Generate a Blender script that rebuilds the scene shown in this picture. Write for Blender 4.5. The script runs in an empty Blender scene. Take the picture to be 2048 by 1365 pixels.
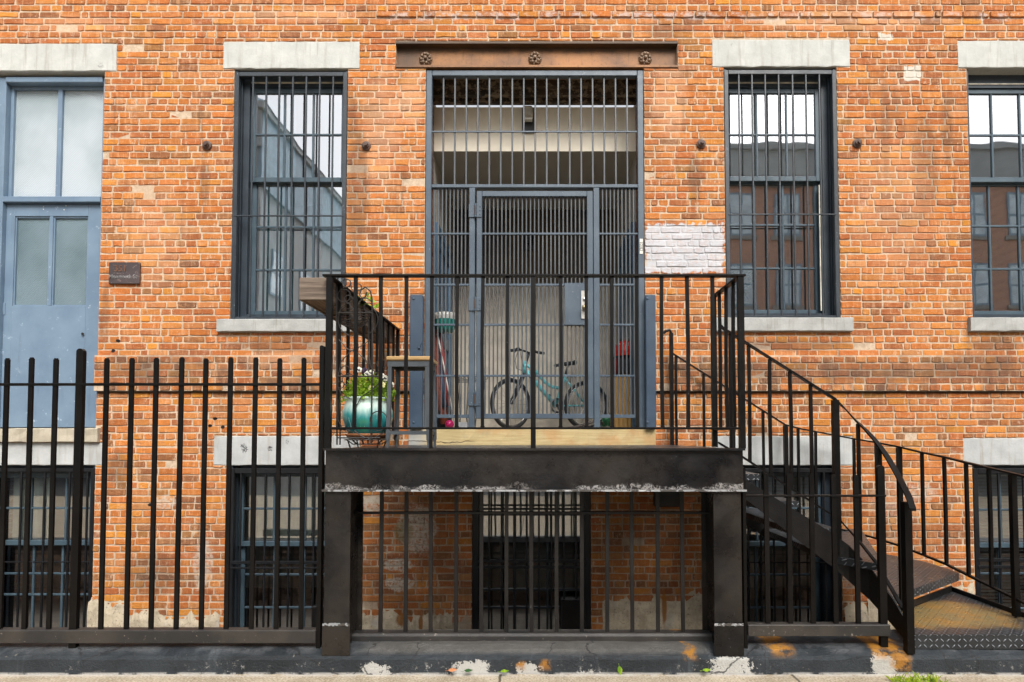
import bpy, math, random
import numpy as np
from mathutils import Vector
R = math.radians
rng = random.Random(11)
scn = bpy.context.scene
col = scn.collection

# ------------------------------------------------------------------ camera
FPX, CX, CY = 1200.0, 1070.0, 833.0          # in pixels of the 2048 wide photograph
TH = math.atan(.035)
H = 1.48                                      # eye height
cd = bpy.data.cameras.new('camera'); cam = bpy.data.objects.new('camera', cd); col.objects.link(cam)
cam.location = (0, 0, H); cam.rotation_euler = (R(90) + TH, 0, 0)
cd.sensor_width = 36; cd.lens = FPX / 2048 * 36
cd.shift_x = -(CX - 1024) / 2048; cd.shift_y = (CY - 682.5) / 2048
cd.clip_start = .05; cd.clip_end = 2000
scn.camera = cam

# ------------------------------------------------------------------ sky, sun, exposure
SUN_EL, SUN_AZ = R(47), R(16)                # soft light from over the camera's right shoulder
w = bpy.data.worlds.new('World'); scn.world = w; w.use_nodes = True
wn = w.node_tree.nodes; wl = w.node_tree.links
bg = wn['Background']
sky = wn.new('ShaderNodeTexSky'); sky.sky_type = 'NISHITA'; sky.sun_disc = False
sky.sun_elevation = SUN_EL; sky.sun_rotation = R(180) - SUN_AZ
sky.dust_density = 4; sky.air_density = 1; sky.ozone_density = 1
hs = wn.new('ShaderNodeHueSaturation'); hs.inputs['Saturation'].default_value = .18
wl.new(sky.outputs[0], hs.inputs['Color']); wl.new(hs.outputs[0], bg.inputs['Color'])
bg.inputs['Strength'].default_value = .15
sl = bpy.data.lights.new('sun', 'SUN'); sun = bpy.data.objects.new('sun', sl); col.objects.link(sun)
sl.energy = 1.7; sl.angle = R(28); sl.color = (1, .955, .89)
sd = Vector((math.sin(SUN_AZ) * math.cos(SUN_EL), -math.cos(SUN_AZ) * math.cos(SUN_EL), math.sin(SUN_EL)))
sun.rotation_euler = sd.to_track_quat('Z', 'Y').to_euler()
scn.view_settings.view_transform = 'Standard'; scn.view_settings.look = 'None'
scn.view_settings.exposure = 0.86; scn.view_settings.gamma = 1
scn.cycles.max_bounces = 8; scn.cycles.diffuse_bounces = 4; scn.cycles.transparent_max_bounces = 12
scn.cycles.caustics_reflective = False; scn.cycles.caustics_refractive = False

YW = 5.82      # face of the brick front
YF = 3.83      # front of the landing
YI = 3.90      # line of the street fence

def P(u, v, Y):
    xr = (u - CX) / FPX; yr = -(v - CY) / FPX
    dy = math.cos(TH) - yr * math.sin(TH); dz = math.sin(TH) + yr * math.cos(TH)
    t = Y / dy
    return Vector((t * xr, Y, H + t * dz))
def PX(u, Y, v=700): return P(u, v, Y).x
def PZ(v, Y): return P(CX, v, Y).z

# ------------------------------------------------------------------ mesh builder
class MB:
    def __init__(s): s.v = []; s.f = []
    def add(s, vs, fs):
        o = len(s.v); s.v += [tuple(p) for p in vs]; s.f += [tuple(i + o for i in f) for f in fs]; return s
    def box(s, x0, x1, y0, y1, z0, z1):
        if x0 > x1: x0, x1 = x1, x0
        if y0 > y1: y0, y1 = y1, y0
        if z0 > z1: z0, z1 = z1, z0
        return s.add([(x0,y0,z0),(x1,y0,z0),(x1,y1,z0),(x0,y1,z0),(x0,y0,z1),(x1,y0,z1),(x1,y1,z1),(x0,y1,z1)],
              [(0,3,2,1),(4,5,6,7),(0,1,5,4),(1,2,6,5),(2,3,7,6),(3,0,4,7)])
    def cbox(s, x0, x1, y0, y1, z0, z1, c=.004):
        # chamfered box
        cx, cy, cz = (x0+x1)/2, (y0+y1)/2, (z0+z1)/2
        hx, hy, hz = abs(x1-x0)/2, abs(y1-y0)/2, abs(z1-z0)/2
        c = min(c, hx*.45, hy*.45, hz*.45)
        vs = []; idx = {}
        for sx in (-1,1):
            for sy in (-1,1):
                for sz in (-1,1):
                    for k, d in enumerate(((0,c,c),(c,0,c),(c,c,0))):
                        idx[sx,sy,sz,k] = len(vs)
                        vs.append((cx+sx*(hx-d[0]), cy+sy*(hy-d[1]), cz+sz*(hz-d[2])))
        fs = []
        for a in range(3):
            b, e = (a+1)%3, (a+2)%3
            for sg in (-1,1):
                q = []
                for t1, t2 in ((-1,-1),(1,-1),(1,1),(-1,1)):
                    k = [0,0,0]; k[a]=sg; k[b]=t1; k[e]=t2
                    q.append(idx[k[0],k[1],k[2],a])
                fs.append(q if sg > 0 else q[::-1])
        for a in range(3):                      # edge strips along axis a
            b, e = (a+1)%3, (a+2)%3
            for t1 in (-1,1):
                for t2 in (-1,1):
                    k0=[0,0,0]; k0[a]=-1; k0[b]=t1; k0[e]=t2; k1=list(k0); k1[a]=1
                    q=[idx[(*k0,b)], idx[(*k1,b)], idx[(*k1,e)], idx[(*k0,e)]]
                    fs.append(q if t1*t2 < 0 else q[::-1])
        for sx in (-1,1):
            for sy in (-1,1):
                for sz in (-1,1):
                    q=[idx[sx,sy,sz,0], idx[sx,sy,sz,1], idx[sx,sy,sz,2]]
                    fs.append(q if sx*sy*sz > 0 else q[::-1])
        return s.add(vs, fs)
    def bar(s, p, q, w, h=None, up=(0,0,1)):
        p, q = Vector(p), Vector(q); h = h or w
        d = (q - p).normalized(); u = Vector(up)
        if abs(d.dot(u)) > .95: u = Vector((0,1,0))
        a = d.cross(u).normalized(); b = a.cross(d).normalized()
        a *= w/2; b *= h/2
        vs = [p-a-b, p+a-b, p+a+b, p-a+b, q-a-b, q+a-b, q+a+b, q-a+b]
        return s.add(vs, [(0,1,2,3),(7,6,5,4),(0,4,5,1),(1,5,6,2),(2,6,7,3),(3,7,4,0)])
    def tube(s, pts, r, n=7, closed=False, cap=True):
        pts = [Vector(p) for p in pts]; m = len(pts); rs = r if isinstance(r, (list, tuple)) else [r]*m
        o = len(s.v); pa = None
        for i, p in enumerate(pts):
            if closed: d = pts[(i+1)%m] - pts[i-1]
            else: d = pts[min(i+1,m-1)] - pts[max(i-1,0)]
            d = d.normalized() if d.length > 1e-9 else Vector((0,0,1))
            if pa is None:
                u = Vector((0,0,1)) if abs(d.z) < .9 else Vector((0,1,0))
                a = d.cross(u).normalized()
            else:
                a = (pa - d*pa.dot(d)).normalized()
            pa = a; b = d.cross(a)
            for k in range(n):
                t = 2*math.pi*k/n
                s.v.append(tuple(p + (a*math.cos(t) + b*math.sin(t))*rs[i]))
        for i in range(m if closed else m-1):
            j = (i+1) % m
            for k in range(n):
                l = (k+1) % n
                s.f.append((o+i*n+k, o+i*n+l, o+j*n+l, o+j*n+k))
        if cap and not closed:
            s.f.append(tuple(o+k for k in reversed(range(n)))); s.f.append(tuple(o+(m-1)*n+k for k in range(n)))
        return s
    def lathe(s, c, prof, n=32, sx=1, sy=1, axis='z'):
        o = len(s.v)
        for r, z in prof:
            for k in range(n):
                t = 2*math.pi*k/n
                x, y = r*math.cos(t)*sx, r*math.sin(t)*sy
                if axis == 'z': s.v.append((c[0]+x, c[1]+y, c[2]+z))
                else: s.v.append((c[0]+x, c[1]+z, c[2]+y))       # axis y
        for i in range(len(prof)-1):
            for k in range(n):
                l = (k+1) % n
                q = (o+i*n+k, o+i*n+l, o+(i+1)*n+l, o+(i+1)*n+k)
                s.f.append(q if axis == 'z' else q[::-1])
        return s
    def prism(s, poly, z0, z1):
        n = len(poly)
        vs = [(x,y,z0) for x,y in poly] + [(x,y,z1) for x,y in poly]
        fs = [tuple(reversed(range(n))), tuple(range(n,2*n))] + [(i,(i+1)%n,n+(i+1)%n,n+i) for i in range(n)]
        return s.add(vs, fs)
    def prism_y(s, poly, y0, y1):               # poly in x,z
        n = len(poly)
        vs = [(x,y0,z) for x,z in poly] + [(x,y1,z) for x,z in poly]
        fs = [tuple(range(n)), tuple(reversed(range(n,2*n)))] + [(i,n+i,n+(i+1)%n,(i+1)%n) for i in range(n)]
        return s.add(vs, fs)
    def ball(s, c, rx, ry=None, rz=None, nu=16, nv=10):
        ry = ry or rx; rz = rz or rx
        prof = [(math.sin(math.pi*i/nv), -math.cos(math.pi*i/nv)) for i in range(nv+1)]
        o = len(s.v)
        for r, z in prof:
            for k in range(nu):
                t = 2*math.pi*k/nu
                s.v.append((c[0]+rx*max(r,1e-4)*math.cos(t), c[1]+ry*max(r,1e-4)*math.sin(t), c[2]+rz*z))
        for i in range(nv):
            for k in range(nu):
                l = (k+1)%nu
                s.f.append((o+i*nu+k,o+i*nu+l,o+(i+1)*nu+l,o+(i+1)*nu+k))
        return s
    def build(s, name, m, parent=None, smooth=False, label=None):
        me = bpy.data.meshes.new(name)
        o = Vector((0,0,0))
        if parent is not None: o = WL[parent.name]
        me.from_pydata([tuple(Vector(p)-o) for p in s.v], [], s.f)
        me.materials.append(m)
        if smooth: me.polygons.foreach_set('use_smooth', [True]*len(me.polygons))
        me.update()
        ob = bpy.data.objects.new(name, me); col.objects.link(ob)
        if parent is not None: ob.parent = parent; WL[ob.name] = o
        else: WL[ob.name] = Vector((0,0,0))
        if label: ob['label'] = label
        return ob
WL = {}
def thing(name, label, cat, loc=(0,0,0), group=None):
    o = bpy.data.objects.new(name, None); col.objects.link(o); o.location = loc; o.empty_display_size = .1
    WL[o.name] = Vector(loc); o['label'] = label; o['category'] = cat
    if group: o['group'] = group
    return o
def solo(mb, name, m, label, cat, loc, smooth=False, group=None):
    """a thing that is one mesh, its origin at its base"""
    loc = Vector(loc); mb.v = [tuple(Vector(p)-loc) for p in mb.v]
    o = mb.build(name, m, None, smooth); o.location = loc; o['label'] = label; o['category'] = cat; WL[o.name] = loc
    if group: o['group'] = group
    return o
def structure(mb, name, m):
    o = mb.build(name, m); o['kind'] = 'structure'; return o

# ------------------------------------------------------------------ materials
def lin(r, g, b, k=1.0):
    f = lambda c: (c/255/12.92 if c/255 <= .04045 else ((c/255+.055)/1.055)**2.4)*k
    return (f(r), f(g), f(b), 1)
class NT:
    def __init__(s, name):
        s.m = bpy.data.materials.new(name); s.m.use_nodes = True; s.t = s.m.node_tree
        s.b = s.t.nodes['Principled BSDF']; s.out = s.t.nodes['Material Output']
        g = s.t.nodes.new('ShaderNodeNewGeometry'); s.pos = g.outputs['Position']
        sp = s.t.nodes.new('ShaderNodeSeparateXYZ'); s.t.links.new(s.pos, sp.inputs[0])
        s.x, s.y, s.z = sp.outputs
        s.norm = g.outputs['True Normal']
    def set(s, sock, v):
        if isinstance(v, bpy.types.NodeSocket): s.t.links.new(v, sock)
        else:
            if isinstance(v, (tuple, list)) and len(v) == 3 and sock.type == 'RGBA': v = (*v, 1)
            sock.default_value = v
    def math(s, op, a, b=0, c=0, clamp=False):
        n = s.t.nodes.new('ShaderNodeMath'); n.operation = op; n.use_clamp = clamp
        s.set(n.inputs[0], a); s.set(n.inputs[1], b); s.set(n.inputs[2], c); return n.outputs[0]
    def mix(s, f, a, b, mode='MIX'):
        n = s.t.nodes.new('ShaderNodeMix'); n.data_type = 'RGBA'; n.blend_type = mode; n.clamp_factor = True
        s.set(n.inputs[0], f); s.set(n.inputs[6], a); s.set(n.inputs[7], b); return n.outputs[2]
    def comb(s, x, y, z):
        n = s.t.nodes.new('ShaderNodeCombineXYZ')
        for i, k in enumerate((x,y,z)): s.set(n.inputs[i], k)
        return n.outputs[0]
    def scaled(s, sx, sy, sz):
        n = s.t.nodes.new('ShaderNodeVectorMath'); n.operation = 'MULTIPLY'; s.set(n.inputs[0], s.pos); n.inputs[1].default_value = (sx,sy,sz); return n.outputs[0]
    def noise(s, scale, detail=3, rough=.55, vec=None, dist=0):
        n = s.t.nodes.new('ShaderNodeTexNoise'); s.set(n.inputs['Vector'], vec if vec is not None else s.pos)
        n.inputs['Scale'].default_value = scale; n.inputs['Detail'].default_value = detail; n.inputs['Roughness'].default_value = rough
        n.inputs['Distortion'].default_value = dist
        return n.outputs[0]
    def step(s, v, lo, hi):
        n = s.t.nodes.new('ShaderNodeMapRange'); n.interpolation_type = 'SMOOTHSTEP'
        s.set(n.inputs[0], v); s.set(n.inputs[1], lo); s.set(n.inputs[2], hi); n.inputs[3].default_value = 0; n.inputs[4].default_value = 1
        return n.outputs[0]
    def mul(s, *a):
        r = a[0]
        for k in a[1:]: r = s.math('MULTIPLY', r, k)
        return r
    def boxmask(s, x0, x1, z0, z1, e=.01, jit=.03, sc=14):
        n = s.math('MULTIPLY', s.math('SUBTRACT', s.noise(sc, 4, .65), .5), jit*2)
        x = s.math('ADD', s.x, n); z = s.math('ADD', s.z, n)
        return s.mul(s.step(x, x0-e, x0+e), s.step(x, x1+e, x1-e), s.step(z, z0-e, z0+e), s.step(z, z1+e, z1-e))
    def blob(s, x, z, rx, rz, lo=.6, hi=1.1, jit=.5, sc=9):
        a = s.math('DIVIDE', s.math('SUBTRACT', s.x, x), rx); b = s.math('DIVIDE', s.math('SUBTRACT', s.z, z), rz)
        d = s.math('ADD', s.math('MULTIPLY', a, a), s.math('MULTIPLY', b, b))
        d = s.math('ADD', d, s.math('MULTIPLY', s.math('SUBTRACT', s.noise(sc, 5, .65), .5), jit*4))
        return s.step(d, hi, lo)
    def bump(s, h, strength=.3, dist=.01):
        n = s.t.nodes.new('ShaderNodeBump'); s.set(n.inputs['Height'], h); n.inputs['Strength'].default_value = strength; n.inputs['Distance'].default_value = dist
        s.t.links.new(n.outputs[0], s.b.inputs['Normal']); return n.outputs[0]
    def done(s, colr, rough=.6, metal=0, spec=None):
        s.set(s.b.inputs['Base Color'], colr); s.set(s.b.inputs['Roughness'], rough); s.set(s.b.inputs['Metallic'], metal)
        if spec is not None: s.b.inputs['Specular IOR Level'].default_value = spec
        return s.m

def paint(name, c, c2=None, rough=.45, chip=None, chipc=(.45,.45,.45), chipscale=45, bumpy=.15, spec=.5, vary=.25):
    t = NT(name)
    n = t.noise(3.5, 5, .6)
    c2 = c2 or tuple(min(1, k*1.7+.004) for k in c[:3])
    cc = t.mix(t.step(n, .35, .75), c, c2)
    cc = t.mix(t.mul(t.noise(60, 3), vary), cc, tuple(k*.4 for k in c[:3]))
    if chip:
        k = t.step(t.math('ADD', t.noise(chipscale, 4, .7), t.math('MULTIPLY', t.noise(5, 2), .25)), chip, chip+.03)
        cc = t.mix(k, cc, chipc)
    t.bump(t.noise(90, 4, .6), bumpy, .004)
    return t.done(cc, t.math('ADD', rough-.12, t.mul(t.noise(20, 3), .25)), 0, spec)

M = {}
M['black'] = paint('black iron paint', (.0032,.003,.003), (.008,.0072,.0068), .36, .86, (.25,.25,.26), 70, .25, .17)
M['rail_worn'] = paint('dusty worn black paint', (.016,.0155,.0155), (.045,.038,.031), .5, .80, (.2,.17,.14), 40, .5)
M['black_pole'] = paint('black picket paint', (.0032,.0029,.0028), (.007,.0062,.0058), .40, .90, (.3,.28,.25), 60, .1, .17)
M['black_worn'] = paint('worn black paint', (.0075,.0072,.0074), (.019,.017,.0155), .38, .86, (.25,.25,.25), 60, .5, .25)
M['gate'] = paint('slate blue gate paint', (.046,.070,.098), (.076,.106,.138), .42, .80, (.35,.38,.42), 75, .15)
M['gate_bar'] = paint('grey gate bar paint', (.045,.054,.064), (.085,.093,.10), .45, .86, (.4,.42,.45), 80, .1)
M['guard'] = paint('navy steel paint', (.03,.052,.085), (.045,.075,.115), .38, None, bumpy=.6)
M['sash'] = paint('slate window paint', (.045,.076,.10), (.07,.108,.135), .4, .84, (.3,.33,.36), 60, .1)
M['sash_dark'] = paint('dark window paint', (.018,.027,.038), (.035,.05,.065), .4, .84, (.25,.27,.3), 60, .1)
M['grille'] = paint('worn grille paint', (.014,.020,.027), (.032,.043,.054), .42, .80, (.22,.26,.29), 70, .4)
M['grille_black'] = paint('black window bar paint', (.005,.0055,.007), (.011,.0125,.015), .4, .86, (.2,.2,.2), 60, .2, .35)

def door_paint():
    t = NT('blue door paint')
    n = t.noise(2.2, 5, .6)
    c = t.mix(t.step(n, .3, .7), (.118,.175,.248,1), (.16,.23,.305,1))
    c = t.mix(t.mul(t.step(t.noise(16, 5, .7), .63, .70), .7), c, (.42,.52,.62,1))
    c = t.mix(t.mul(t.step(t.noise(2, 4, .6, t.scaled(7,1,.6)), .58, .7), .25), c, (.06,.09,.13,1))
    t.bump(t.noise(70, 3), .15, .003)
    return t.done(c, .42)
M['door'] = door_paint()

def stone(name, a, b, stain, streak=.5, speck=.3, blots=()):
    t = NT(name)
    n = t.noise(5, 6, .65)
    c = t.mix(t.step(n, .3, .72), a, b)
    s = t.step(t.noise(1.6, 5, .65, t.scaled(14,14,1.1)), .5, .74)
    c = t.mix(t.mul(s, streak), c, stain)
    c = t.mix(t.mul(t.step(t.noise(130, 2), .56, .7), speck), c, tuple(k*.55 for k in a[:3]))
    c = t.mix(t.mul(t.step(t.noise(9, 6, .7), .68, .73), .5), c, tuple(k*.35 for k in a[:3]))
    for (x, z, rx, rz) in blots:
        c = t.mix(t.mul(t.blob(x, z, rx, rz, .4, .7, .9, 60), t.step(t.noise(80,3,.7), .38, .56)), c, (.06,.06,.065,1))
    t.bump(t.math('ADD', t.noise(45, 5, .7), t.mul(n, 2)), .35, .006)
    return t.done(c, .85, 0, .25)
bl = lambda u, v, ru, rv: (*P(u,v,YW).xz, ru*.00485, rv*.00485)
M['lintel'] = stone('painted lintel stone', (.41,.415,.39,1), (.50,.505,.475,1), (.26,.235,.19,1), .5, .12)
M['lintel_low'] = stone('stained lintel stone', (.36,.37,.365,1), (.46,.47,.465,1), (.25,.215,.155,1), .5, .15, [bl(488,896,9,11), bl(540,898,7,6), bl(574,885,4,6)])
M['sill'] = stone('sill stone', (.30,.305,.29,1), (.40,.40,.385,1), (.2,.185,.155,1), .65, .3)
M['door_sill'] = stone('buff sill stone', (.34,.30,.23,1), (.43,.385,.30,1), (.22,.195,.155,1), .4, .35)
def pavement():
    t = NT('gritty pavement')
    n = t.noise(5, 6, .65)
    c = t.mix(t.step(n, .3, .72), (.30,.245,.17,1), (.46,.39,.29,1))
    g = t.noise(75, 3, .7)
    c = t.mix(t.mul(t.step(g, .52, .62), .7), c, (.16,.115,.07,1))
    c = t.mix(t.mul(t.step(g, .46, .38), .6), c, (.60,.53,.42,1))
    c = t.mix(t.mul(t.step(t.y, 3.74, 3.80), t.step(t.noise(8,5,.7), .36, .52), .7), c, (.50,.48,.44,1))
    for u in (1000, 1590, -60):
        k = t.math('ABSOLUTE', t.math('SUBTRACT', t.math('ADD', t.x, t.mul(t.math('SUBTRACT', t.noise(9,4), .5), .03)), PX(u,3.75,1350)))
        c = t.mix(t.step(k, .012, .005), c, (.10,.085,.06,1))
    t.bump(t.math('ADD', g, n), .6, .006)
    return t.done(c, .9, 0, .2)
M['pavement'] = pavement()
M['concrete'] = stone('pale concrete', (.25,.215,.165,1), (.36,.315,.25,1), (.2,.165,.12,1), .1, .85)
M['areaway'] = stone('damp areaway concrete', (.16,.145,.12,1), (.22,.2,.17,1), (.1,.09,.07,1), .2, .4)
M['asphalt'] = stone('asphalt', (.05,.05,.05,1), (.065,.065,.065,1), (.04,.04,.04,1), .1, .4)

def step_stone():
    t = NT('yellowed sandstone')
    g = t.noise(1, 6, .7, t.scaled(2.2,5,55))
    c = t.mix(t.step(g, .3, .7), (.37,.275,.125,1), (.5,.40,.22,1))
    c = t.mix(t.mul(t.step(t.noise(2.2, 4), .5, .62), .6), c, (.42,.235,.10,1))
    c = t.mix(t.mul(t.step(t.noise(3, 4), .6, .7), .5), c, (.2,.19,.13,1))
    c = t.mix(t.math('ADD', t.mul(t.step(t.math('ADD', t.x, t.mul(t.noise(6,3),.3)), PX(905,YW), PX(850,YW)), .95), 0), c, t.mix(t.noise(7,4), (.24,.25,.245,1), (.42,.42,.40,1)))
    k = t.math('SUBTRACT', t.z, t.math('ADD', PZ(884,YW), t.mul(t.math('SUBTRACT', t.noise(4,3), .5), .12)))
    k = t.mul(t.step(t.math('ABSOLUTE', k), .006, .001), t.step(t.x, PX(960,YW), PX(930,YW)))
    c = t.mix(k, c, (.04,.03,.02,1))
    t.bump(t.math('ADD', g, t.mul(t.noise(40,4), .5)), .4, .008)
    return t.done(c, .85, 0, .25)
M['step'] = step_stone()

def wall_layers(t, c, mortar):
    """weathering and painted shade shared by bricks and mortar: smears, old paint, parging, stains"""
    # old white paint patch
    def rc(u0, v0, u1, v1):
        a, b = P(u0, v1, YW), P(u1, v0, YW); return a.x, b.x, a.z, b.z
    wp = t.mul(t.boxmask(*rc(1293,449,1446,546), e=.012, jit=.07, sc=16), t.math('ADD', .80, t.mul(t.step(t.noise(26, 5, .7), .62, .40), .25), clamp=True))
    wp = t.mul(wp, t.math('SUBTRACT', 1, t.mul(t.step(t.noise(28, 5, .7), .60, .66), .65)))
    c = t.mix(wp, c, t.mix(t.noise(4, 4), (.42,.43,.45,1), (.54,.54,.56,1)))
    for b in (rc(1808,132,1842,162), rc(1755,66,1785,82)):
        c = t.mix(t.mul(t.boxmask(*b, e=.006, jit=.05, sc=10), .92), c, (.56,.53,.46,1))
    # lime run-off and efflorescence
    eff = t.mul(t.step(t.noise(3.2, 6, .7), .56, .68), t.step(t.noise(24, 4, .7), .45, .62))
    c = t.mix(t.mul(eff, .42 if not mortar else .2), c, (.56,.44,.34,1))
    # pale ledge high on the front
    led = t.mul(t.step(t.math('ABSOLUTE', t.math('SUBTRACT', t.math('ADD', t.z, t.mul(t.math('SUBTRACT', t.noise(5,3), .5), .06)), PZ(34,YW))), .05, .02), t.step(t.x, PX(735,YW,30), PX(800,YW,30)), t.step(t.noise(14,5,.7), .45, .6))
    c = t.mix(t.mul(led, .6), c, (.5,.46,.44,1))
    # dark run-off stains hanging from sills, bolts and beam ends
    st = t.mul(t.step(t.noise(1.3, 5, .62, t.scaled(9,9,.9)), .58, .72), .35)
    c = t.mix(st, c, (.085,.055,.04,1))
    # sooty belt course
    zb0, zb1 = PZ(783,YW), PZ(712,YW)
    soot_shade = t.mul(t.step(t.z, zb0-.02, zb0), t.step(t.z, zb1+.03, zb1-.03), t.step(t.noise(6,4), .4, .65), .5)
    c = t.mix(soot_shade, c, (.10,.07,.055,1))
    belt_shade = t.mul(t.step(t.math('ADD', t.z, t.mul(t.math('SUBTRACT', t.noise(9,4), .5), .03)), zb0-.032, zb0-.016), t.step(t.z, zb0+.006, zb0-.002), .8)  # shadow line of the overhanging belt, painted onto the wall below it
    c = t.mix(belt_shade, c, (.05,.032,.022,1))
    # shade below the landing painted in patches, left pier lime wash, parged base
    soot_shade = t.mul(t.boxmask(PX(690,YW,1100), PX(1440,YW,1100), PZ(1300,YW), PZ(955,YW), .12, .15, 3), t.step(t.noise(3,4), .3, .62), .42)
    c = t.mix(soot_shade, c, (.075,.04,.022,1))
    for u, v, ru, rv, k in ((835,1060,42,55,.75),(795,1130,30,14,.9),(800,1170,34,16,.8),(745,1010,22,20,.7),(330,1005,24,16,.7),(405,1130,22,55,.6),(1845,985,32,20,.55),(1700,1130,24,60,.55),(1790,1000,60,50,.25)):
        c = t.mix(t.mul(t.blob(*bl(u,v,ru,rv), .5, 1.0, .6, 11), k, t.step(t.noise(34,5,.7), .36, .55)), c, (.47,.42,.35,1))
    c = t.mix(t.mul(t.blob(*bl(808,1065,20,30), .3, 1.1, .4, 8), .55), c, (.13,.12,.04,1))
    for u, v, ru, rv, k in ((715,380,26,150,.5),(700,230,16,60,.4),(1850,330,30,120,.4),(1895,260,14,80,.4),(1770,250,10,130,.3),(1390,360,16,60,.45),(410,360,12,50,.4),(300,1150,60,50,.45),(320,740,110,30,.35),(1600,745,260,26,.4),(1950,735,120,28,.45),(580,690,150,16,.5),(1580,690,150,14,.55),(1990,690,70,14,.5),(235,940,26,40,.55),(210,620,10,80,.3),(1330,60,60,20,.3),(1830,1070,110,40,.25)):
        c = t.mix(t.mul(t.blob(*bl(u,v,ru,rv), .2, 1.3, .45, 6), k), c, (.10,.058,.038,1))
    for u, v, ru, rv, k in ((610,30,120,18,.3),(150,50,120,22,.25),(1700,40,200,24,.3),(560,720,80,20,.25),(760,260,40,130,.3),(820,200,30,60,.35),(1340,200,40,90,.3),(1790,420,90,160,.18),(310,470,70,120,.15)):
        c = t.mix(t.mul(t.blob(*bl(u,v,ru,rv), .2, 1.3, .5, 8), k), c, (.66,.40,.24,1))
    for u, v in ((236,682),(226,702),(430,838),(445,855),(420,852),(300,1010),(1640,300)):
        c = t.mix(t.blob(*bl(u,v,5,4), .5, .9, .3, 30), c, (.015,.012,.012,1))
    pb = t.math('ADD', PZ(1246,YW), t.mul(t.math('SUBTRACT', t.noise(2.2,5,.65), .5), .55))
    pm = t.step(t.z, t.math('ADD', pb, .006), t.math('SUBTRACT', pb, .006))
    pm = t.mul(pm, t.math('SUBTRACT', 1, t.mul(t.step(t.x, PX(1290,YW,1200), PX(1200,YW,1200)), t.step(t.x, PX(900,YW,1200), PX(1000,YW,1200)))))
    pc = t.mix(t.noise(7,5,.65), (.42,.37,.29,1), (.22,.19,.14,1))
    c = t.mix(pm, c, pc)
    for u, v, ru, rv in ((842,1248,5,20),(805,1240,14,16),(1328,1215,5,40)):
        c = t.mix(t.mul(t.blob(*bl(u,v,ru,rv), .3, 1.1, .3, 20), .9), c, (.26,.10,.015,1))
    return c
def brick_mat():
    t = NT('weathered brick')
    a = t.t.nodes.new('ShaderNodeAttribute'); a.attribute_name = 'brick_colour'; a.attribute_type = 'GEOMETRY'
    c = a.outputs['Color']
    n = t.noise(26, 5, .65, t.scaled(.7,1,1.5))
    c = t.mix(t.mul(t.step(n, .50, .72), .5), c, (.52,.235,.09,1))
    c = t.mix(t.mul(t.step(n, .50, .28), .5), c, (.24,.088,.036,1))
    f = t.noise(150, 3, .6)
    c = t.mix(t.mul(t.step(t.noise(1,4,.65,t.scaled(34,34,3)), .52, .66), .4), c, (.62,.36,.19,1))
    c = t.mix(t.mul(t.step(f, .56, .72), .5), c, (.14,.065,.04,1))
    c = t.mix(t.mul(t.step(f, .44, .28), .4), c, (.62,.42,.27,1))
    sm = t.mul(t.step(t.noise(8, 6, .74), .53, .67), .45)
    c = t.mix(t.mul(sm, .8), c, (.52,.27,.13,1))
    sm = t.mul(t.step(t.noise(21, 5, .74, t.scaled(1.4,1,.55)), .585, .67), .7)
    c = t.mix(sm, c, (.55,.42,.30,1))
    c = t.mix(t.mul(t.step(t.noise(40, 4, .75), .64, .72), .7), c, (.09,.05,.035,1))
    c = t.mix(t.mul(t.step(t.noise(2.1, 3), .54, .75), .35), c, (.15,.065,.04,1))
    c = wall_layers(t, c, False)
    t.bump(t.math('ADD', t.noise(70, 5, .7), t.mul(n, 1.5)), .55, .006)
    return t.done(c, .88, 0, .2)
def mortar_mat():
    t = NT('lime mortar')
    n = t.noise(30, 5, .7)
    c = t.mix(t.step(n, .3, .7), (.41,.305,.21,1), (.56,.445,.33,1))
    c = t.mix(t.mul(t.step(t.noise(3, 4), .5, .7), .5), c, (.36,.25,.17,1))
    c = t.mix(t.mul(t.step(t.noise(40, 3, .7), .62, .70), .6), c, (.06,.045,.035,1))
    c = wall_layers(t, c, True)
    t.bump(t.noise(80, 5, .7), .6, .005)
    return t.done(c, .92, 0, .15)
def parge_mat():
    t = NT('crumbling parging')
    n = t.noise(8, 6, .7)
    c = t.mix(t.step(n, .32, .68), (.54,.46,.34,1), (.33,.275,.20,1))
    c = t.mix(t.mul(t.step(t.noise(40,4,.75), .58, .66), .7), c, (.09,.075,.055,1))
    c = t.mix(t.mul(t.step(t.noise(5,4), .58, .7), .5), c, (.40,.385,.35,1))
    c = t.mix(t.mul(t.step(t.noise(3,4), .56, .66), .5), c, (.12,.11,.05,1))
    for u, v, ru, rv in ((842,1248,5,20),(805,1240,14,16),(1328,1215,6,40)):
        c = t.mix(t.mul(t.blob(*bl(u,v,ru,rv), .3, 1.1, .3, 20), .9), c, (.22,.09,.02,1))
    t.bump(t.math('ADD', n, t.mul(t.noise(50,5,.7), .6)), .8, .012)
    return t.done(c, .92, 0, .15)
M['parge'] = parge_mat()
M['brick'] = brick_mat(); M['mortar'] = mortar_mat()

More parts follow.
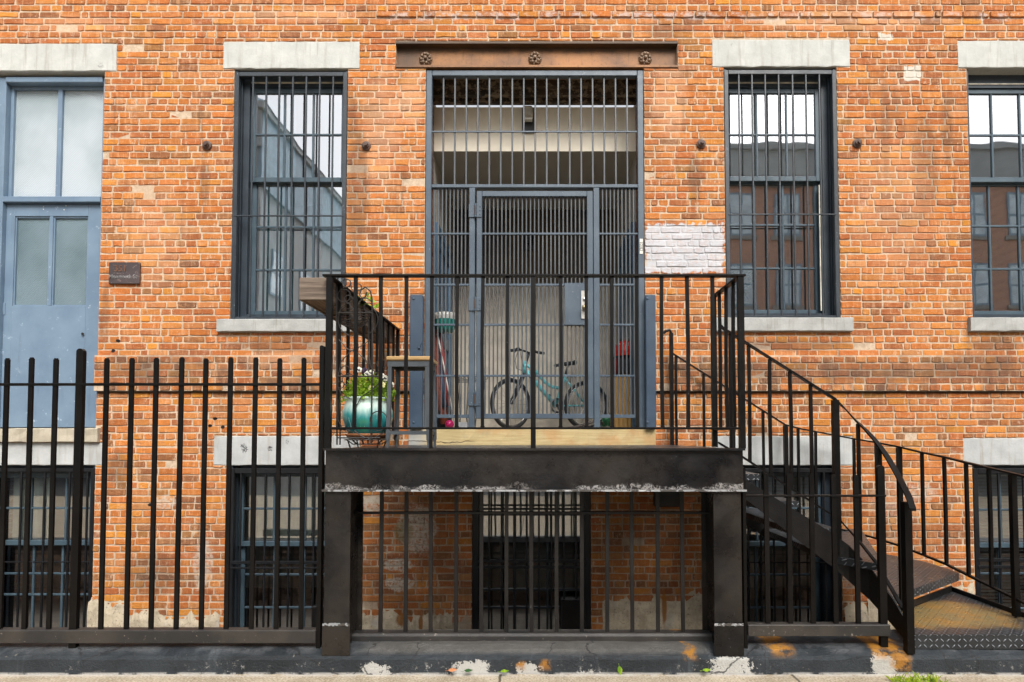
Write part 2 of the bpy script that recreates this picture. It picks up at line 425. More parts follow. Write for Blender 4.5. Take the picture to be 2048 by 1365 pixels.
def brick_tex(name, k=1.0, ax='y', far=False):
    t = NT(name)
    n = t.t.nodes.new('ShaderNodeTexBrick')
    t.set(n.inputs['Vector'], t.comb(t.y if ax == 'y' else t.x, t.z, 0))
    n.inputs['Scale'].default_value = 1; n.inputs['Brick Width'].default_value = .215; n.inputs['Row Height'].default_value = .0675
    n.inputs['Mortar Size'].default_value = .006
    n.inputs['Color1'].default_value = (.30*k,.10*k,.045*k,1); n.inputs['Color2'].default_value = (.17*k,.06*k,.035*k,1); n.inputs['Mortar'].default_value = (.40*k,.29*k,.2*k,1)
    c = t.mix(t.mul(t.step(t.noise(8,5,.7), .5, .65), .6), n.outputs['Color'], (.42*k,.32*k,.23*k,1))
    t.bump(t.math('ADD', n.outputs['Fac'], t.noise(60,3)), .5, .006)
    return t.done(c, .9, 0, .2)
M['jamb_brick'] = brick_tex('old jamb brick', 1, 'y')
M['added_upper_brick'] = brick_tex('brick of the added unseen storeys', 1.2, 'x')
M['far_brick'] = brick_tex('pale brick across the street', 1, 'x')
for n_ in M['far_brick'].node_tree.nodes:
    if n_.type == 'TEX_BRICK': n_.inputs['Color1'].default_value = (.60,.34,.25,1); n_.inputs['Color2'].default_value = (.46,.26,.20,1); n_.inputs['Mortar'].default_value = (.62,.52,.44,1)

def rust_beam():
    t = NT('rusted steel beam')
    n = t.noise(2.2, 6, .65)
    c = t.mix(t.step(n, .3, .7), (.16,.078,.036,1), (.34,.155,.052,1))
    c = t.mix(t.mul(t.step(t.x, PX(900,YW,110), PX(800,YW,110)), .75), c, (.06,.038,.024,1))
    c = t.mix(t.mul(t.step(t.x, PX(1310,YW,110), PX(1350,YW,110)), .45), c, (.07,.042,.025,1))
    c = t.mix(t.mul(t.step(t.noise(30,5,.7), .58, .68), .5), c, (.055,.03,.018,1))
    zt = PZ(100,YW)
    c = t.mix(t.mul(t.step(t.math('ADD', t.z, t.mul(t.math('SUBTRACT', t.noise(7,4), .5), .09)), zt, zt+.05), .85), c, (.045,.03,.018,1))  # shade under the top flange, painted into the rust colour
    c = t.mix(t.mul(t.step(t.noise(3,4,.6,t.scaled(8,8,1)), .55, .7), .4), c, (.05,.03,.015,1))
    t.bump(t.noise(70,4,.7), .4, .004)
    return t.done(c, .62, .15)
M['rust'] = rust_beam()
M['rosette'] = paint('dark iron rosette', (.14,.085,.05), (.24,.15,.085), .5, .76, (.30,.22,.14), 50, .4)
M['rust_dark'] = paint('flaking rusted steel', (.02,.014,.01), (.085,.05,.024), .7, .63, (.2,.15,.1), 16, .6)
M['bolt'] = paint('rusty bolt iron', (.055,.032,.024), (.11,.06,.042), .6, None, bumpy=.6)
M['lamp_black'] = paint('matt black lamp metal', (.01,.01,.01), (.016,.016,.016), .5)
def flat(name, c, rough=.6, metal=0, var=.25, sc=12, bumpy=.1, spec=.5):
    t = NT(name); n = t.noise(sc, 5, .6)
    cc = t.mix(t.step(n, .3, .7), tuple(k*(1-var) for k in c[:3]), tuple(min(1,k*(1+var)) for k in c[:3]))
    t.bump(t.noise(sc*5, 4, .6), bumpy, .004)
    return t.done(cc, rough, metal, spec)
M['cream'] = flat('cream plaster', (.86,.79,.65), .75, 0, .06, 3)
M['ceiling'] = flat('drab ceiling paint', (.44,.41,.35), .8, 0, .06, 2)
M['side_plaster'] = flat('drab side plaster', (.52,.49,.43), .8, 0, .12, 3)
M['back_lower'] = flat('putty lower back wall', (.54,.49,.41), .85, 0, .14, 9, .2)
M['back_upper'] = flat('brown upper back wall', (.095,.068,.034), .7, 0, .18, 3)
M['vest_floor'] = flat('vestibule floor', (.42,.38,.33), .7)
M['inner_door'] = flat('inner blue door paint', (.07,.135,.215), .4, 0, .1, 4)
M['far_pale'] = flat('pale far rendering', (.40,.44,.46), .9, 0, .1, 1)
M['far_pane'] = flat('far window pane', (.62,.76,.84), .3, 0, .15, 2)
M['slate_roof'] = flat('blue slate roof', (.26,.38,.48), .6, 0, .2, 3)
M['room'] = flat('room plaster', (.7,.68,.63), .9, 0, .1, 2)
M['room_floor'] = flat('room floor boards', (.16,.11,.07), .6)
M['blind'] = flat('pale slat blind', (.74,.78,.75), .6, 0, .05, 4)
M['curtain'] = flat('grey green curtain', (.66,.68,.62), .9, 0, .12, 6)
M['curtain_blue'] = flat('blue curtain', (.34,.62,.74), .9, 0, .15, 6)
M['lath'] = flat('pale timber lath', (.50,.58,.64), .6)
M['white_strip'] = flat('cream window strip', (.62,.58,.48), .6)
M['rubber'] = flat('black rubber', (.012,.012,.012), .7)
M['plastic_black'] = flat('black plastic', (.014,.014,.016), .4)
M['chrome'] = flat('worn chrome', (.5,.5,.5), .25, 1)
M['alloy'] = flat('brushed lock steel', (.48,.46,.42), .3, .9)
M['brass'] = flat('aged brass knob', (.42,.34,.2), .3, .9)
M['teal_paint'] = flat('teal bicycle paint', (.14,.46,.50), .3, 0, .1)
M['helmet'] = flat('red helmet shell', (.68,.03,.02), .22, 0, .3, 20)
M['helmet_pale'] = flat('pale helmet marking', (.6,.5,.45), .3)
M['red_cloth'] = flat('red canvas', (.30,.022,.016), .7, 0, .25, 25)
M['red_brown'] = flat('brick red canvas', (.26,.06,.03), .8, 0, .25, 25)
M['black_cloth'] = flat('black nylon', (.016,.017,.021), .6, 0, .3, 25, .4)
M['navy_cloth'] = flat('navy nylon', (.03,.06,.13), .6, 0, .3, 25, .4)
M['blue_slab'] = flat('dusty blue panel', (.05,.10,.18), .5)
M['bamboo'] = None
def grain(name, a, b, axis=2, sc=40, rough=.6, dark=None):
    t = NT(name); s = [sc, sc, sc]; s[axis] = sc*.05
    n = t.noise(1, 5, .65, t.scaled(*s))
    c = t.mix(t.step(n, .3, .7), a, b)
    if dark: c = t.mix(t.mul(t.step(t.noise(4,5,.7), .5, .66), .7), c, dark)
    t.bump(n, .35, .005)
    return t.done(c, rough, 0, .35)
M['bamboo'] = grain('bamboo slat', (.42,.24,.07,1), (.58,.37,.14,1), 2, 60)
M['trough'] = grain('weathered trough wood', (.10,.072,.052,1), (.22,.165,.125,1), 1, 50, .85, (.05,.03,.022,1))
M['trough_end'] = grain('weathered end board', (.085,.064,.05,1), (.20,.155,.12,1), 0, 60, .85, (.09,.06,.05,1))
M['stool_wood'] = grain('varnished stool seat', (.36,.22,.09,1), (.50,.33,.15,1), 0, 40, .4)
M['stool_metal'] = paint('grey steel stool legs', (.055,.065,.075), (.085,.098,.11), .4)
M['terracotta'] = flat('terracotta', (.42,.17,.07), .8, 0, .15, 14)
M['wire'] = paint('rusty black wire', (.018,.016,.015), (.04,.034,.03), .5, .78, (.12,.08,.05), 60)
M['green_enamel'] = flat('green enamel', (.0,.22,.18), .25, 0, .12, 8)
M['white_enamel'] = flat('white enamel', (.62,.62,.58), .3, 0, .05)
M['pink'] = flat('magenta plastic', (.45,.012,.12), .3, 0, .2, 30)
M['green_plastic'] = flat('green plastic bag', (.02,.16,.07), .3, 0, .5, 30, .6)
M['white_pole'] = flat('white pole', (.68,.66,.62), .4)
M['carton'] = flat('pale carton', (.55,.58,.62), .7)
M['tag_white'] = flat('white tag enamel', (.66,.65,.58), .5, 0, .06)
M['ink'] = flat('black lettering', (.015,.015,.015), .6)
M['plaque'] = paint('weathered bronze plaque', (.045,.034,.036), (.085,.06,.058), .5, .72, (.15,.11,.1), 30, .5)
M['plaque_text'] = flat('copper lettering', (.15,.07,.042), .5, .3, .3, 60)
M['plaque_text_pale'] = flat('silvered lettering', (.24,.23,.23), .5, .3, .5, 60)
M['white_chip'] = paint('bare flaking edge', (.24,.25,.26), (.46,.46,.46), .6, .62, (.05,.045,.04), 22, .6)

def glaze():
    t = NT('drip glazed ceramic')
    z0 = P(737,868,4.2).z; hgt = P(737,795,4.2).z - z0
    f = t.math('DIVIDE', t.math('SUBTRACT', t.z, z0), hgt)
    f = t.math('ADD', f, t.mul(t.math('SUBTRACT', t.noise(6,4,.6,t.scaled(2,2,.4)), .5), .7))
    c = t.mix(t.step(f, .05, .55), (.008,.12,.14,1), (.03,.27,.27,1))
    c = t.mix(t.step(f, .38, .75), c, (.50,.63,.57,1))
    c = t.mix(t.mul(t.step(t.noise(5,3), .52, .66), .6), c, (.04,.25,.11,1))
    st = t.step(t.noise(1,3,.6,t.scaled(55,55,3)), .60, .68)
    c = t.mix(t.mul(st, .6), c, (.35,.55,.55,1))
    return t.done(c, .14)
M['glaze'] = glaze()

def foliage(name, a, b):
    t = NT(name)
    oi = t.noise(40, 2)
    c = t.mix(t.step(oi, .35, .65), a, b)
    t.set(t.b.inputs['Base Color'], c); t.b.inputs['Roughness'].default_value = .5
    tr = t.t.nodes.new('ShaderNodeBsdfTranslucent'); t.set(tr.inputs[0], c)
    mx = t.t.nodes.new('ShaderNodeMixShader'); mx.inputs[0].default_value = .35
    t.t.links.new(t.b.outputs[0], mx.inputs[1]); t.t.links.new(tr.outputs[0], mx.inputs[2]); t.t.links.new(mx.outputs[0], t.out.inputs[0])
    return t.m
M['leaf'] = foliage('bright leaf', (.15,.30,.015,1), (.36,.52,.04,1))
M['leaf_dark'] = foliage('house plant leaf', (.03,.09,.03,1), (.10,.19,.06,1))
M['weed'] = foliage('yellow green weed', (.20,.34,.015,1), (.42,.50,.03,1))
M['petal'] = flat('cream petal', (.72,.70,.60), .6, 0, .06)
M['petal_dark'] = flat('purple black petal', (.022,.008,.04), .6)
M['petal_yellow'] = flat('pale yellow petal', (.70,.68,.30), .6)

def glass(name, tint=(.9,.95,.95,1), base=.10, bend=.0):
    t = NT(name); t.t.nodes.remove(t.b)
    tr = t.t.nodes.new('ShaderNodeBsdfTransparent'); tr.inputs[0].default_value = tint
    gl = t.t.nodes.new('ShaderNodeBsdfGlossy'); gl.inputs['Roughness'].default_value = .015; gl.inputs['Color'].default_value = (.95,.97,1,1)
    if bend:
        bp = t.t.nodes.new('ShaderNodeBump'); bp.inputs['Strength'].default_value = bend; bp.inputs['Distance'].default_value = .02
        t.set(bp.inputs['Height'], t.noise(1.6, 2)); t.t.links.new(bp.outputs[0], gl.inputs['Normal'])
    fr = t.t.nodes.new('ShaderNodeFresnel'); fr.inputs[0].default_value = 1.6
    f = t.math('ADD', t.math('MULTIPLY', fr.outputs[0], 1.0), base)
    mx = t.t.nodes.new('ShaderNodeMixShader'); t.set(mx.inputs[0], f)
    t.t.links.new(tr.outputs[0], mx.inputs[1]); t.t.links.new(gl.outputs[0], mx.inputs[2]); t.t.links.new(mx.outputs[0], t.out.inputs[0])
    return t.m
M['glass'] = glass('old window glass', (.86,.92,.92,1), .40, .05)
M['glass_low'] = glass('dusty basement glass', (.80,.87,.87,1), .27, .06)
def frosted(name, a, b, rough):
    t = NT(name)
    wv = t.t.nodes.new('ShaderNodeTexWave'); wv.bands_direction = 'DIAGONAL'; wv.inputs['Scale'].default_value = 26
    t.set(wv.inputs['Vector'], t.comb(t.x, 0, t.math('MULTIPLY', t.z, -1)))
    wv.inputs['Distortion'].default_value = .3
    n = t.noise(1.4, 3)
    c = t.mix(t.step(n, .3, .7), a, b)
    c = t.mix(t.mul(wv.outputs['Fac'], .3), c, (.2,.24,.25,1))
    c = t.mix(t.mul(t.step(t.noise(14,4,.7), .70, .75), .5), c, (.6,.62,.62,1))
    t.bump(wv.outputs['Fac'], .5, .004)
    return t.done(c, rough, 0, .6)
M['frost'] = frosted('lit frosted glass', (.30,.36,.385,1), (.47,.52,.56,1), .25)
M['frost_dark'] = frosted('unlit frosted glass', (.07,.115,.13,1), (.14,.20,.23,1), .22)  # same glass as the transom, dark interior painted into its tint

def tread_mat(name, rusty):
    t = NT(name); s = .036
    u = t.math('DIVIDE', t.math('ADD', t.x, t.mul(t.y, .08)), s); v = t.math('DIVIDE', t.math('ADD', t.y, t.z), s)
    fu = t.math('SUBTRACT', t.math('FRACT', u), .5); fv = t.math('SUBTRACT', t.math('FRACT', v), .5)
    par = t.math('FLOORED_MODULO', t.math('ADD', t.math('FLOOR', u), t.math('FLOOR', v)), 2)
    sg = t.math('SUBTRACT', t.math('MULTIPLY', par, 2), 1)
    a = t.math('ADD', fu, t.math('MULTIPLY', fv, sg)); b = t.math('SUBTRACT', fu, t.math('MULTIPLY', fv, sg))
    d = t.math('ADD', t.math('POWER', t.math('DIVIDE', a, .62), 2), t.math('POWER', t.math('DIVIDE', b, .2), 2))
    h = t.math('SUBTRACT', 1, d, clamp=True)
    base = t.mix(t.noise(9,5,.65), (.012,.0135,.015,1), (.042,.048,.055,1))
    c = t.mix(t.mul(t.step(h, .1, .6), .75), base, (.25,.27,.295,1))
    if rusty:
        m = t.blob_xy(2.72, 4.28, .62, .42) if False else None
        ax = t.math('DIVIDE', t.math('SUBTRACT', t.x, 2.78), .72); ay = t.math('DIVIDE', t.math('SUBTRACT', t.y, 4.32), .36)
        dd = t.math('ADD', t.math('ADD', t.mul(ax,ax), t.mul(ay,ay)), t.mul(t.math('SUBTRACT', t.noise(4,5,.65), .5), 1.8))
        m = t.mul(t.step(dd, 1.25, .35), t.math('SUBTRACT', 1, t.mul(t.step(h, .3, .9), .35)))
        rc = t.mix(t.step(t.noise(6,5,.7), .35, .65), (.24,.19,.085,1), (.36,.20,.05,1))
        c = t.mix(t.mul(m, .92), c, rc)
    t.bump(t.math('ADD', h, t.mul(t.noise(60,3), .2)), 1.0, .006)
    return t.done(c, t.math('ADD', .18, t.mul(t.noise(14,4), .25)), .25)
M['tread'] = tread_mat('diamond plate', False); M['tread_rusty'] = tread_mat('rusting diamond plate', True)

def curb_mat():
    t = NT('peeling slate curb paint')
    c = t.mix(t.step(t.noise(2.6,6,.65), .3, .7), (.008,.0115,.015,1), (.021,.027,.033,1))
    c = t.mix(t.mul(t.step(t.noise(1.4,5,.6,t.scaled(10,2,1)), .56, .7), .5), c, (.055,.064,.072,1))
    c = t.mix(t.mul(t.step(t.noise(22,5,.75), .64, .70), .7), c, (.24,.22,.18,1))
    c = t.mix(t.mul(t.step(t.z, .10, .135), t.step(t.noise(5,5,.7), .40, .62), .55), c, (.11,.115,.12,1))
    X = lambda u: PX(u, 3.8, 1310)
    # greyer bare top under the landing
    c = t.mix(t.mul(t.step(t.z, .105, .13), t.step(t.x, X(690), X(760)), t.step(t.x, X(1440), X(1400)), .8), c, t.mix(t.noise(20,5,.7), (.06,.057,.052,1), (.13,.122,.11,1)))
    # bare patches
    n = t.noise(14, 6, .75); n2 = t.noise(60, 4, .7)
    nn = t.math('ADD', t.mul(n, .55), t.mul(n2, .45))
    prev = c
    for u0, u1, zt, th in ((705,800,.085,.45),(870,1010,.09,.42),(1010,1100,.085,.46),(1115,1230,.05,.52),(1370,1555,.12,.45),(1745,1790,.12,.38),(1830,2048,.012,.4)):
        w3 = (X(u1)-X(u0))*.5
        mx = t.mul(t.step(t.x, X(u0)-.08, X(u0)+w3), t.step(t.x, X(u1)+.08, X(u1)-w3), t.step(t.z, zt+.05, zt-.05))
        k = t.step(t.math('ADD', nn, t.math('MULTIPLY', t.math('SUBTRACT', mx, 1), .42)), th-.075, th-.05)
        c = t.mix(k, c, t.mix(t.noise(6,4), (.36,.36,.34,1), (.46,.44,.40,1)))
    # rust runs
    for u, w_, z0, z1 in ((1800,.09,.02,.2),(1765,.06,.09,.2),(1570,.10,.105,.2),(1090,.05,.03,.08),(1045,.04,.03,.07),(1385,.05,.09,.2)):
        dx = t.math('DIVIDE', t.math('ABSOLUTE', t.math('SUBTRACT', t.math('ADD', t.x, t.mul(t.math('SUBTRACT', t.noise(10,4), .5), .12)), X(u))), w_)
        m = t.mul(t.step(dx, 1, .3), t.step(t.z, z0-.02, z0+.03), t.step(t.z, z1+.02, z1-.01))
        c = t.mix(t.mul(m, .92, t.step(t.noise(16,5,.75), .36, .56)), c, t.mix(t.noise(12,4), (.46,.22,.02,1), (.24,.085,.012,1)))
    sc_ = t.mul(t.step(t.noise(26,6,.8), .57, .62), t.step(t.noise(2.2,3), .46, .6), t.step(t.z, .10, .03))
    c = t.mix(t.mul(sc_, .8), c, (.34,.33,.31,1))
    # chalky line at the foot
    c = t.mix(t.mul(t.step(t.z, .016, .006), t.step(t.noise(7,5,.7), .38, .5), .85), c, (.36,.35,.33,1))
    # cracks
    vo = t.t.nodes.new('ShaderNodeTexVoronoi'); vo.feature = 'DISTANCE_TO_EDGE'; vo.inputs['Scale'].default_value = 1.1
    t.set(vo.inputs['Vector'], t.comb(t.math('ADD', t.x, t.mul(t.noise(7,4),.25)), 0, t.mul(t.z, .8)))
    c = t.mix(t.mul(t.step(vo.outputs['Distance'], .005, .002), .8), c, (.012,.012,.013,1))
    t.bump(t.math('ADD', nn, t.mul(t.noise(90,5,.7), .6)), .9, .012)
    return t.done(c, .55, 0, .4)
M['curb'] = curb_mat()
def beam_black():
    t = NT('thick black beam paint')
    c = t.mix(t.step(t.noise(1.6,6,.65), .40, .62), (.0032,.0032,.0040,1), (.021,.0175,.0145,1))
    k = t.mul(t.step(t.math('ADD', t.noise(75,3,.7), t.mul(t.noise(4,3),.22)), .84, .88), .7)
    c = t.mix(k, c, (.32,.33,.34,1))
    zb = PZ(975, YF)
    m = t.mul(t.step(t.z, zb-.03, zb-.022), t.step(t.math('ADD', t.z, t.mul(t.math('SUBTRACT', t.noise(5,6,.75), .5), .17)), zb+.016, zb-.004), t.step(t.noise(38,5,.8,None,1.5), .46, .55), t.step(t.noise(1.7,3), .36, .48))
    c = t.mix(t.mul(m, .85), c, t.mix(t.noise(22,3), (.16,.12,.09,1), (.42,.42,.42,1)))
    t.bump(t.math('ADD', t.noise(45,6,.7), t.mul(m, 1.0)), .4, .006)
    return t.done(c, t.math('ADD', .16, t.mul(t.step(t.noise(2.6,5,.65), .35, .65), .36)), 0, .32)
M['beam'] = beam_black()

# ------------------------------------------------------------------ the ground
zc = .145
structure(MB().add([(-400,-600,0),(400,-600,0),(400,3.86,0),(-400,3.86,0),(-400,600,0),(-8.9,600,0),(-8.9,3.86,0),(8.9,600,0),(400,600,0),(8.9,3.86,0)], [(0,1,2,9,6,3),(3,6,5,4),(9,2,8,7)]), 'sidewalk', M['pavement'])
structure(MB().add([(-400,-11.0,.004),(400,-11.0,.004),(400,-3.2,.004),(-400,-3.2,.004)], [(0,1,2,3)]), 'road', M['asphalt'])
structure(MB().add([(-9,4.2,-.62),(9,4.2,-.62),(9,6.0,-.62),(-9,6.0,-.62)], [(0,1,2,3)]), 'areaway_floor', M['areaway'])
def wob(x, k): return .003*math.sin(x*3.1+k) + .002*math.sin(x*11.3+2*k) + .0015*math.sin(x*29+k*3) + rng.uniform(-.0015,.0015)
cb = MB(); prof = [(3.815,-.1),(3.80,.0),(3.806,.088),(3.818,.108),(3.87,.132),(3.93,zc),(4.22,zc),(4.22,-.7)]
nx = 260; o = 0
for i in range(nx+1):
    x = -9 + 18*i/nx
    for k, (y, z) in enumerate(prof):
        cb.v.append((x, y + (wob(x,k) if k < 6 else 0), z + (wob(x,k+3)*.8 if 1 < k < 6 else 0)))
for i in range(nx):
    for k in range(len(prof)-1):
        a = i*len(prof)+k; b = a+len(prof); cb.f.append((a, b, b+1, a+1))
structure(cb, 'curb', M['curb'])

# ------------------------------------------------------------------ brick building: openings
def rect(u0, v0, u1, v1, Y=YW):
    vm = (v0+v1)/2
    return [PX(u0,Y,vm), PX(u1,Y,vm), PZ(v1,Y), PZ(v0,Y)]
O = {   # openings
 'door': rect(-28,148,200,857), 'winA': rect(464,140,693,637), 'winB': rect(1450,140,1678,637), 'winC': rect(1940,140,2172,637),
 'gate': rect(849,141,1290,857),
 'D1': rect(-50,931,185,1330), 'D2': rect(454,931,700,1330), 'D3': rect(944,900,1182,1330), 'D4': rect(1448,931,1684,1330), 'D5': rect(1950,931,2190,1330)}
S = {   # stones and the beam let into the wall
 'lin_door': rect(-60,88,233,143), 'linA': rect(447,84,719,138), 'linB': rect(1425,80,1700,134), 'linC': rect(1916,82,2200,136),
 'sillA': rect(437,640,722,665), 'sillB': rect(1425,637,1703,664), 'sillC': rect(1936,637,2200,664),
 'beam': rect(791,83,1356,136), 'doorsill': rect(-60,857,200,885),
 'lin1': rect(-80,886,205,931), 'lin2': rect(427,873,719,931), 'lin4': rect(1430,873,1706,931), 'lin5': rect(1928,877,2210,931), 'step': rect(818,857,1311,905)}
S['beam'][2] -= 0; O['gate'][3] = S['beam'][2]
for k, l in (('winA','linA'),('winB','linB'),('winC','linC'),('door','lin_door'),('D1','lin1'),('D2','lin2'),('D4','lin4'),('D5','lin5')):
    O[k][3] = S[l][2]
for k, l in (('winA','sillA'),('winB','sillB'),('winC','sillC'),('door','doorsill')):
    O[k][2] = S[l][3]
O['gate'][2] = S['step'][3]
HOLES = list(O.values()) + list(S.values())

bld = thing('brick_building', 'old orange brick house front with barred windows, blue door and rusty beam over its entry', 'building', (0, YW, 0))

# bricks
PITCH = .0676
zref = PZ(783, YW)
k0 = int((zref + .75)/PITCH)
Z0 = zref - k0*PITCH
XL, XR, ZT = -7.6, 7.4, 6.05
pal = [(lin(206,126,66),3.4),(lin(197,115,60),3),(lin(188,106,58),2.4),(lin(211,138,78),2),(lin(220,144,64),1.2),(lin(176,98,62),1.6),
       (lin(202,134,92),1.6),(lin(160,96,68),1.0),(lin(132,90,72),.45),(lin(212,150,104),.5),(lin(226,150,52),.45)]
pc = [Vector(p[0][:3]) for p in pal]; pw = [p[1] for p in pal]
bv, bf, bc, bm = [], [], [], []
def brick(x0, x1, z0, z1, yf, deep, colr):
    w_, h_ = x1-x0, z1-z0
    j = lambda a: rng.uniform(-a, a)
    c = rng.uniform(.003,.009); c2 = rng.uniform(.003,.008)
    ring = [(x0+c,z0),(x0+w_*rng.uniform(.35,.65),z0+j(.0022)),(x1-c,z0),(x1,z0+c2),(x1,z1-c2),(x1-c,z1),(x0+w_*rng.uniform(.35,.65),z1+j(.0022)),(x0+c,z1),(x0,z1-c2),(x0,z0+c2)]
    ring = [(x+j(.003), z+j(.0026)) for x, z in ring]
    mx, mz = (x0+x1)/2, (z0+z1)/2
    n = len(ring); o = len(bv); b = .004
    tl, tr_ = j(.0022), j(.0022)
    for x, z in ring:
        bv.append((x+(b if x < mx else -b), yf + (tl*(x-mx)/w_ + tr_*(z-mz)/h_), z+(b if z < mz else -b)))
    for x, z in ring: bv.append((x, yf+.0045, z))
    for x, z in ring: bv.append((x, yf+deep, z))
    bf.append(tuple(range(o, o+n)))
    for r in (0, n):
        for i in range(n):
            k = (i+1) % n
            bf.append((o+r+k, o+r+i, o+r+n+i, o+r+n+k))
    bc.extend([colr]*(2*n+1)); bm.extend([0]*(2*n+1))
def pick(soot=0.0):
    c = pc[rng.choices(range(len(pc)), pw)[0]].copy()
    c = c.lerp(Vector(lin(196,100,44)[:3]), .30)*rng.uniform(.66, .90)
    if rng.random() < soot: c = c*.5 + Vector((.03,.025,.022))
    return (c.x*.94, c.y*1.01, c.z*.84, 1)
nc = int((ZT - Z0)/PITCH)
zbelt1 = PZ(712, YW)
for r in range(nc):
    za, zb = Z0 + r*PITCH, Z0 + (r+1)*PITCH
    zm = (za+zb)/2
    belt = zref-.002 < zm < zbelt1
    header = (r - k0) % 7 in (0,) or (belt and (r-k0) in (0,4))
    flem = (r - k0) % 7 == 3
    cuts = sorted(set([XL, XR] + [e for h in HOLES if h[2] < zb-.004 and h[3] > za+.004 for e in h[:2]]))
    segs = []
    for a, b in zip(cuts, cuts[1:]):
        if b-a < .02: continue
        m = (a+b)/2; lo, hi = za, zb; dead = False; touch = False
        for h in HOLES:
            if h[0] < m < h[1] and h[2] < zb-.004 and h[3] > za+.004:
                if h[2] <= za+.012 and h[3] >= zb-.012: dead = True
                elif h[2] <= za+.012: lo = max(lo, h[3])
                elif h[3] >= zb-.012: hi = min(hi, h[2])
                else: dead = True
        if dead or hi-lo < .022: continue
        if segs and abs(segs[-1][1]-a) < 1e-6 and segs[-1][2:] == (lo,hi): segs[-1] = (segs[-1][0], b, lo, hi)
        else: segs.append((a, b, lo, hi))
    for a, b, lo, hi in segs:
        x = a
        off = rng.uniform(0,.2)
        first = True
        while x < b - .015:
            L = .105 if header and rng.random() < .93 else (rng.choice((.205,.105)) if flem else (.205 if rng.random() < .80 else rng.choice((.105,.105,.15,.075))))
            L += rng.uniform(-.007,.007)
            if first and not header: L = rng.choice((.105,.15,.205,.06)); first = False
            x1 = min(x+L, b)
            if b - x1 < .045: x1 = b
            jt = rng.uniform(.009,.016); jh = rng.uniform(.0095,.0145)
            l_ = x + (jt/2 if x > a+1e-6 else .001); r_ = x1 - (jt/2 if x1 < b-1e-6 else .001)
            edge = (x <= a+1e-6 or x1 >= b-1e-6)
            yf = YW + rng.uniform(-.003,.003) - (.042 if belt else 0)
            if abs(zm - PZ(34,YW)) < PITCH*.5 and x > PX(735,YW,30): yf -= .012
            if rng.random() < .02: yf += .006
            if r_-l_ > .02:
                brick(l_, r_, lo+jh/2+rng.uniform(-.0015,.0015), hi-jh/2+rng.uniform(-.0015,.0015), yf, .11 if edge else (.05 if belt else .025), pick(.38 if belt else (.14 if zm < zref else .05)))
            x = x1
# mortar slab, with the openings left open and turned into reveals
xs = sorted(set([XL,XR]+[e for h in HOLES for e in h[:2] if XL < e < XR])); zs = sorted(set([Z0, Z0+nc*PITCH]+[e for h in HOLES for e in h[2:] if Z0 < e < Z0+nc*PITCH]+[zref, zbelt1]))
def hole(i, k):
    if i < 0 or k < 0 or i >= len(xs)-1 or k >= len(zs)-1: return False
    mx, mz = (xs[i]+xs[i+1])/2, (zs[k]+zs[k+1])/2
    return any(h[0] < mx < h[1] and h[2] < mz < h[3] for h in HOLES)
ym0, ym1 = YW+.006, YW+.16
def q(*p):
    o = len(bv); bv.extend(p); bf.append((o,o+1,o+2,o+3)); bc.append((.5,.5,.5,1)); bm.append(1)
for i in range(len(xs)-1):
    for k in range(len(zs)-1):
        if hole(i,k): continue
        x0,x1,z0,z1 = xs[i],xs[i+1],zs[k],zs[k+1]
        y0 = ym0 - (.042 if zref-.01 < (z0+z1)/2 < zbelt1+.01 else 0)
        q((x0,y0,z0),(x1,y0,z0),(x1,y0,z1),(x0,y0,z1))
        if hole(i-1,k): q((x0,ym1,z0),(x0,y0,z0),(x0,y0,z1),(x0,ym1,z1))
        if hole(i+1,k): q((x1,y0,z0),(x1,ym1,z0),(x1,ym1,z1),(x1,y0,z1))
        if hole(i,k-1): q((x0,ym1,z0),(x1,ym1,z0),(x1,y0,z0),(x0,y0,z0))
        if hole(i,k+1): q((x0,y0,z1),(x1,y0,z1),(x1,ym1,z1),(x0,ym1,z1))
        if abs(z0-zref) < 1e-4: q((x0,ym0+.004,z0),(x1,ym0+.004,z0),(x1,y0,z0),(x0,y0,z0))
        if abs(z1-zbelt1) < 1e-4: q((x0,y0,z1),(x1,y0,z1),(x1,ym0+.004,z1),(x0,ym0+.004,z1))
me = bpy.data.meshes.new('wall')
me.from_pydata([(x, y-YW, z) for x,y,z in bv], [], bf)
me.materials.append(M['brick']); me.materials.append(M['mortar'])
me.polygons.foreach_set('material_index', bm)
at = me.attributes.new('brick_colour', 'FLOAT_COLOR', 'FACE'); at.data.foreach_set('color', np.array(bc, dtype=np.float32).ravel())
me.update()
wall = bpy.data.objects.new('wall', me); col.objects.link(wall); wall.parent = bld
# unseen storeys above the frame, added to block light, and the house's flanks
up = MB(); zt = Z0+nc*PITCH
up.box(XL, XR, YW, YW+.3, zt, 11.5); up.box(XL-.002, XL+.2, YW+.3, 12, -.8, 11.5); up.box(XR-.2, XR+.002, YW+.3, 12, -.8, 11.5)
up.build('added_upper_wall', M['added_upper_brick'], bld)
MB().box(XL-.1, XR+.1, YW-.2, 12.2, 11.5, 11.7).build('roof', M['areaway'], bld)

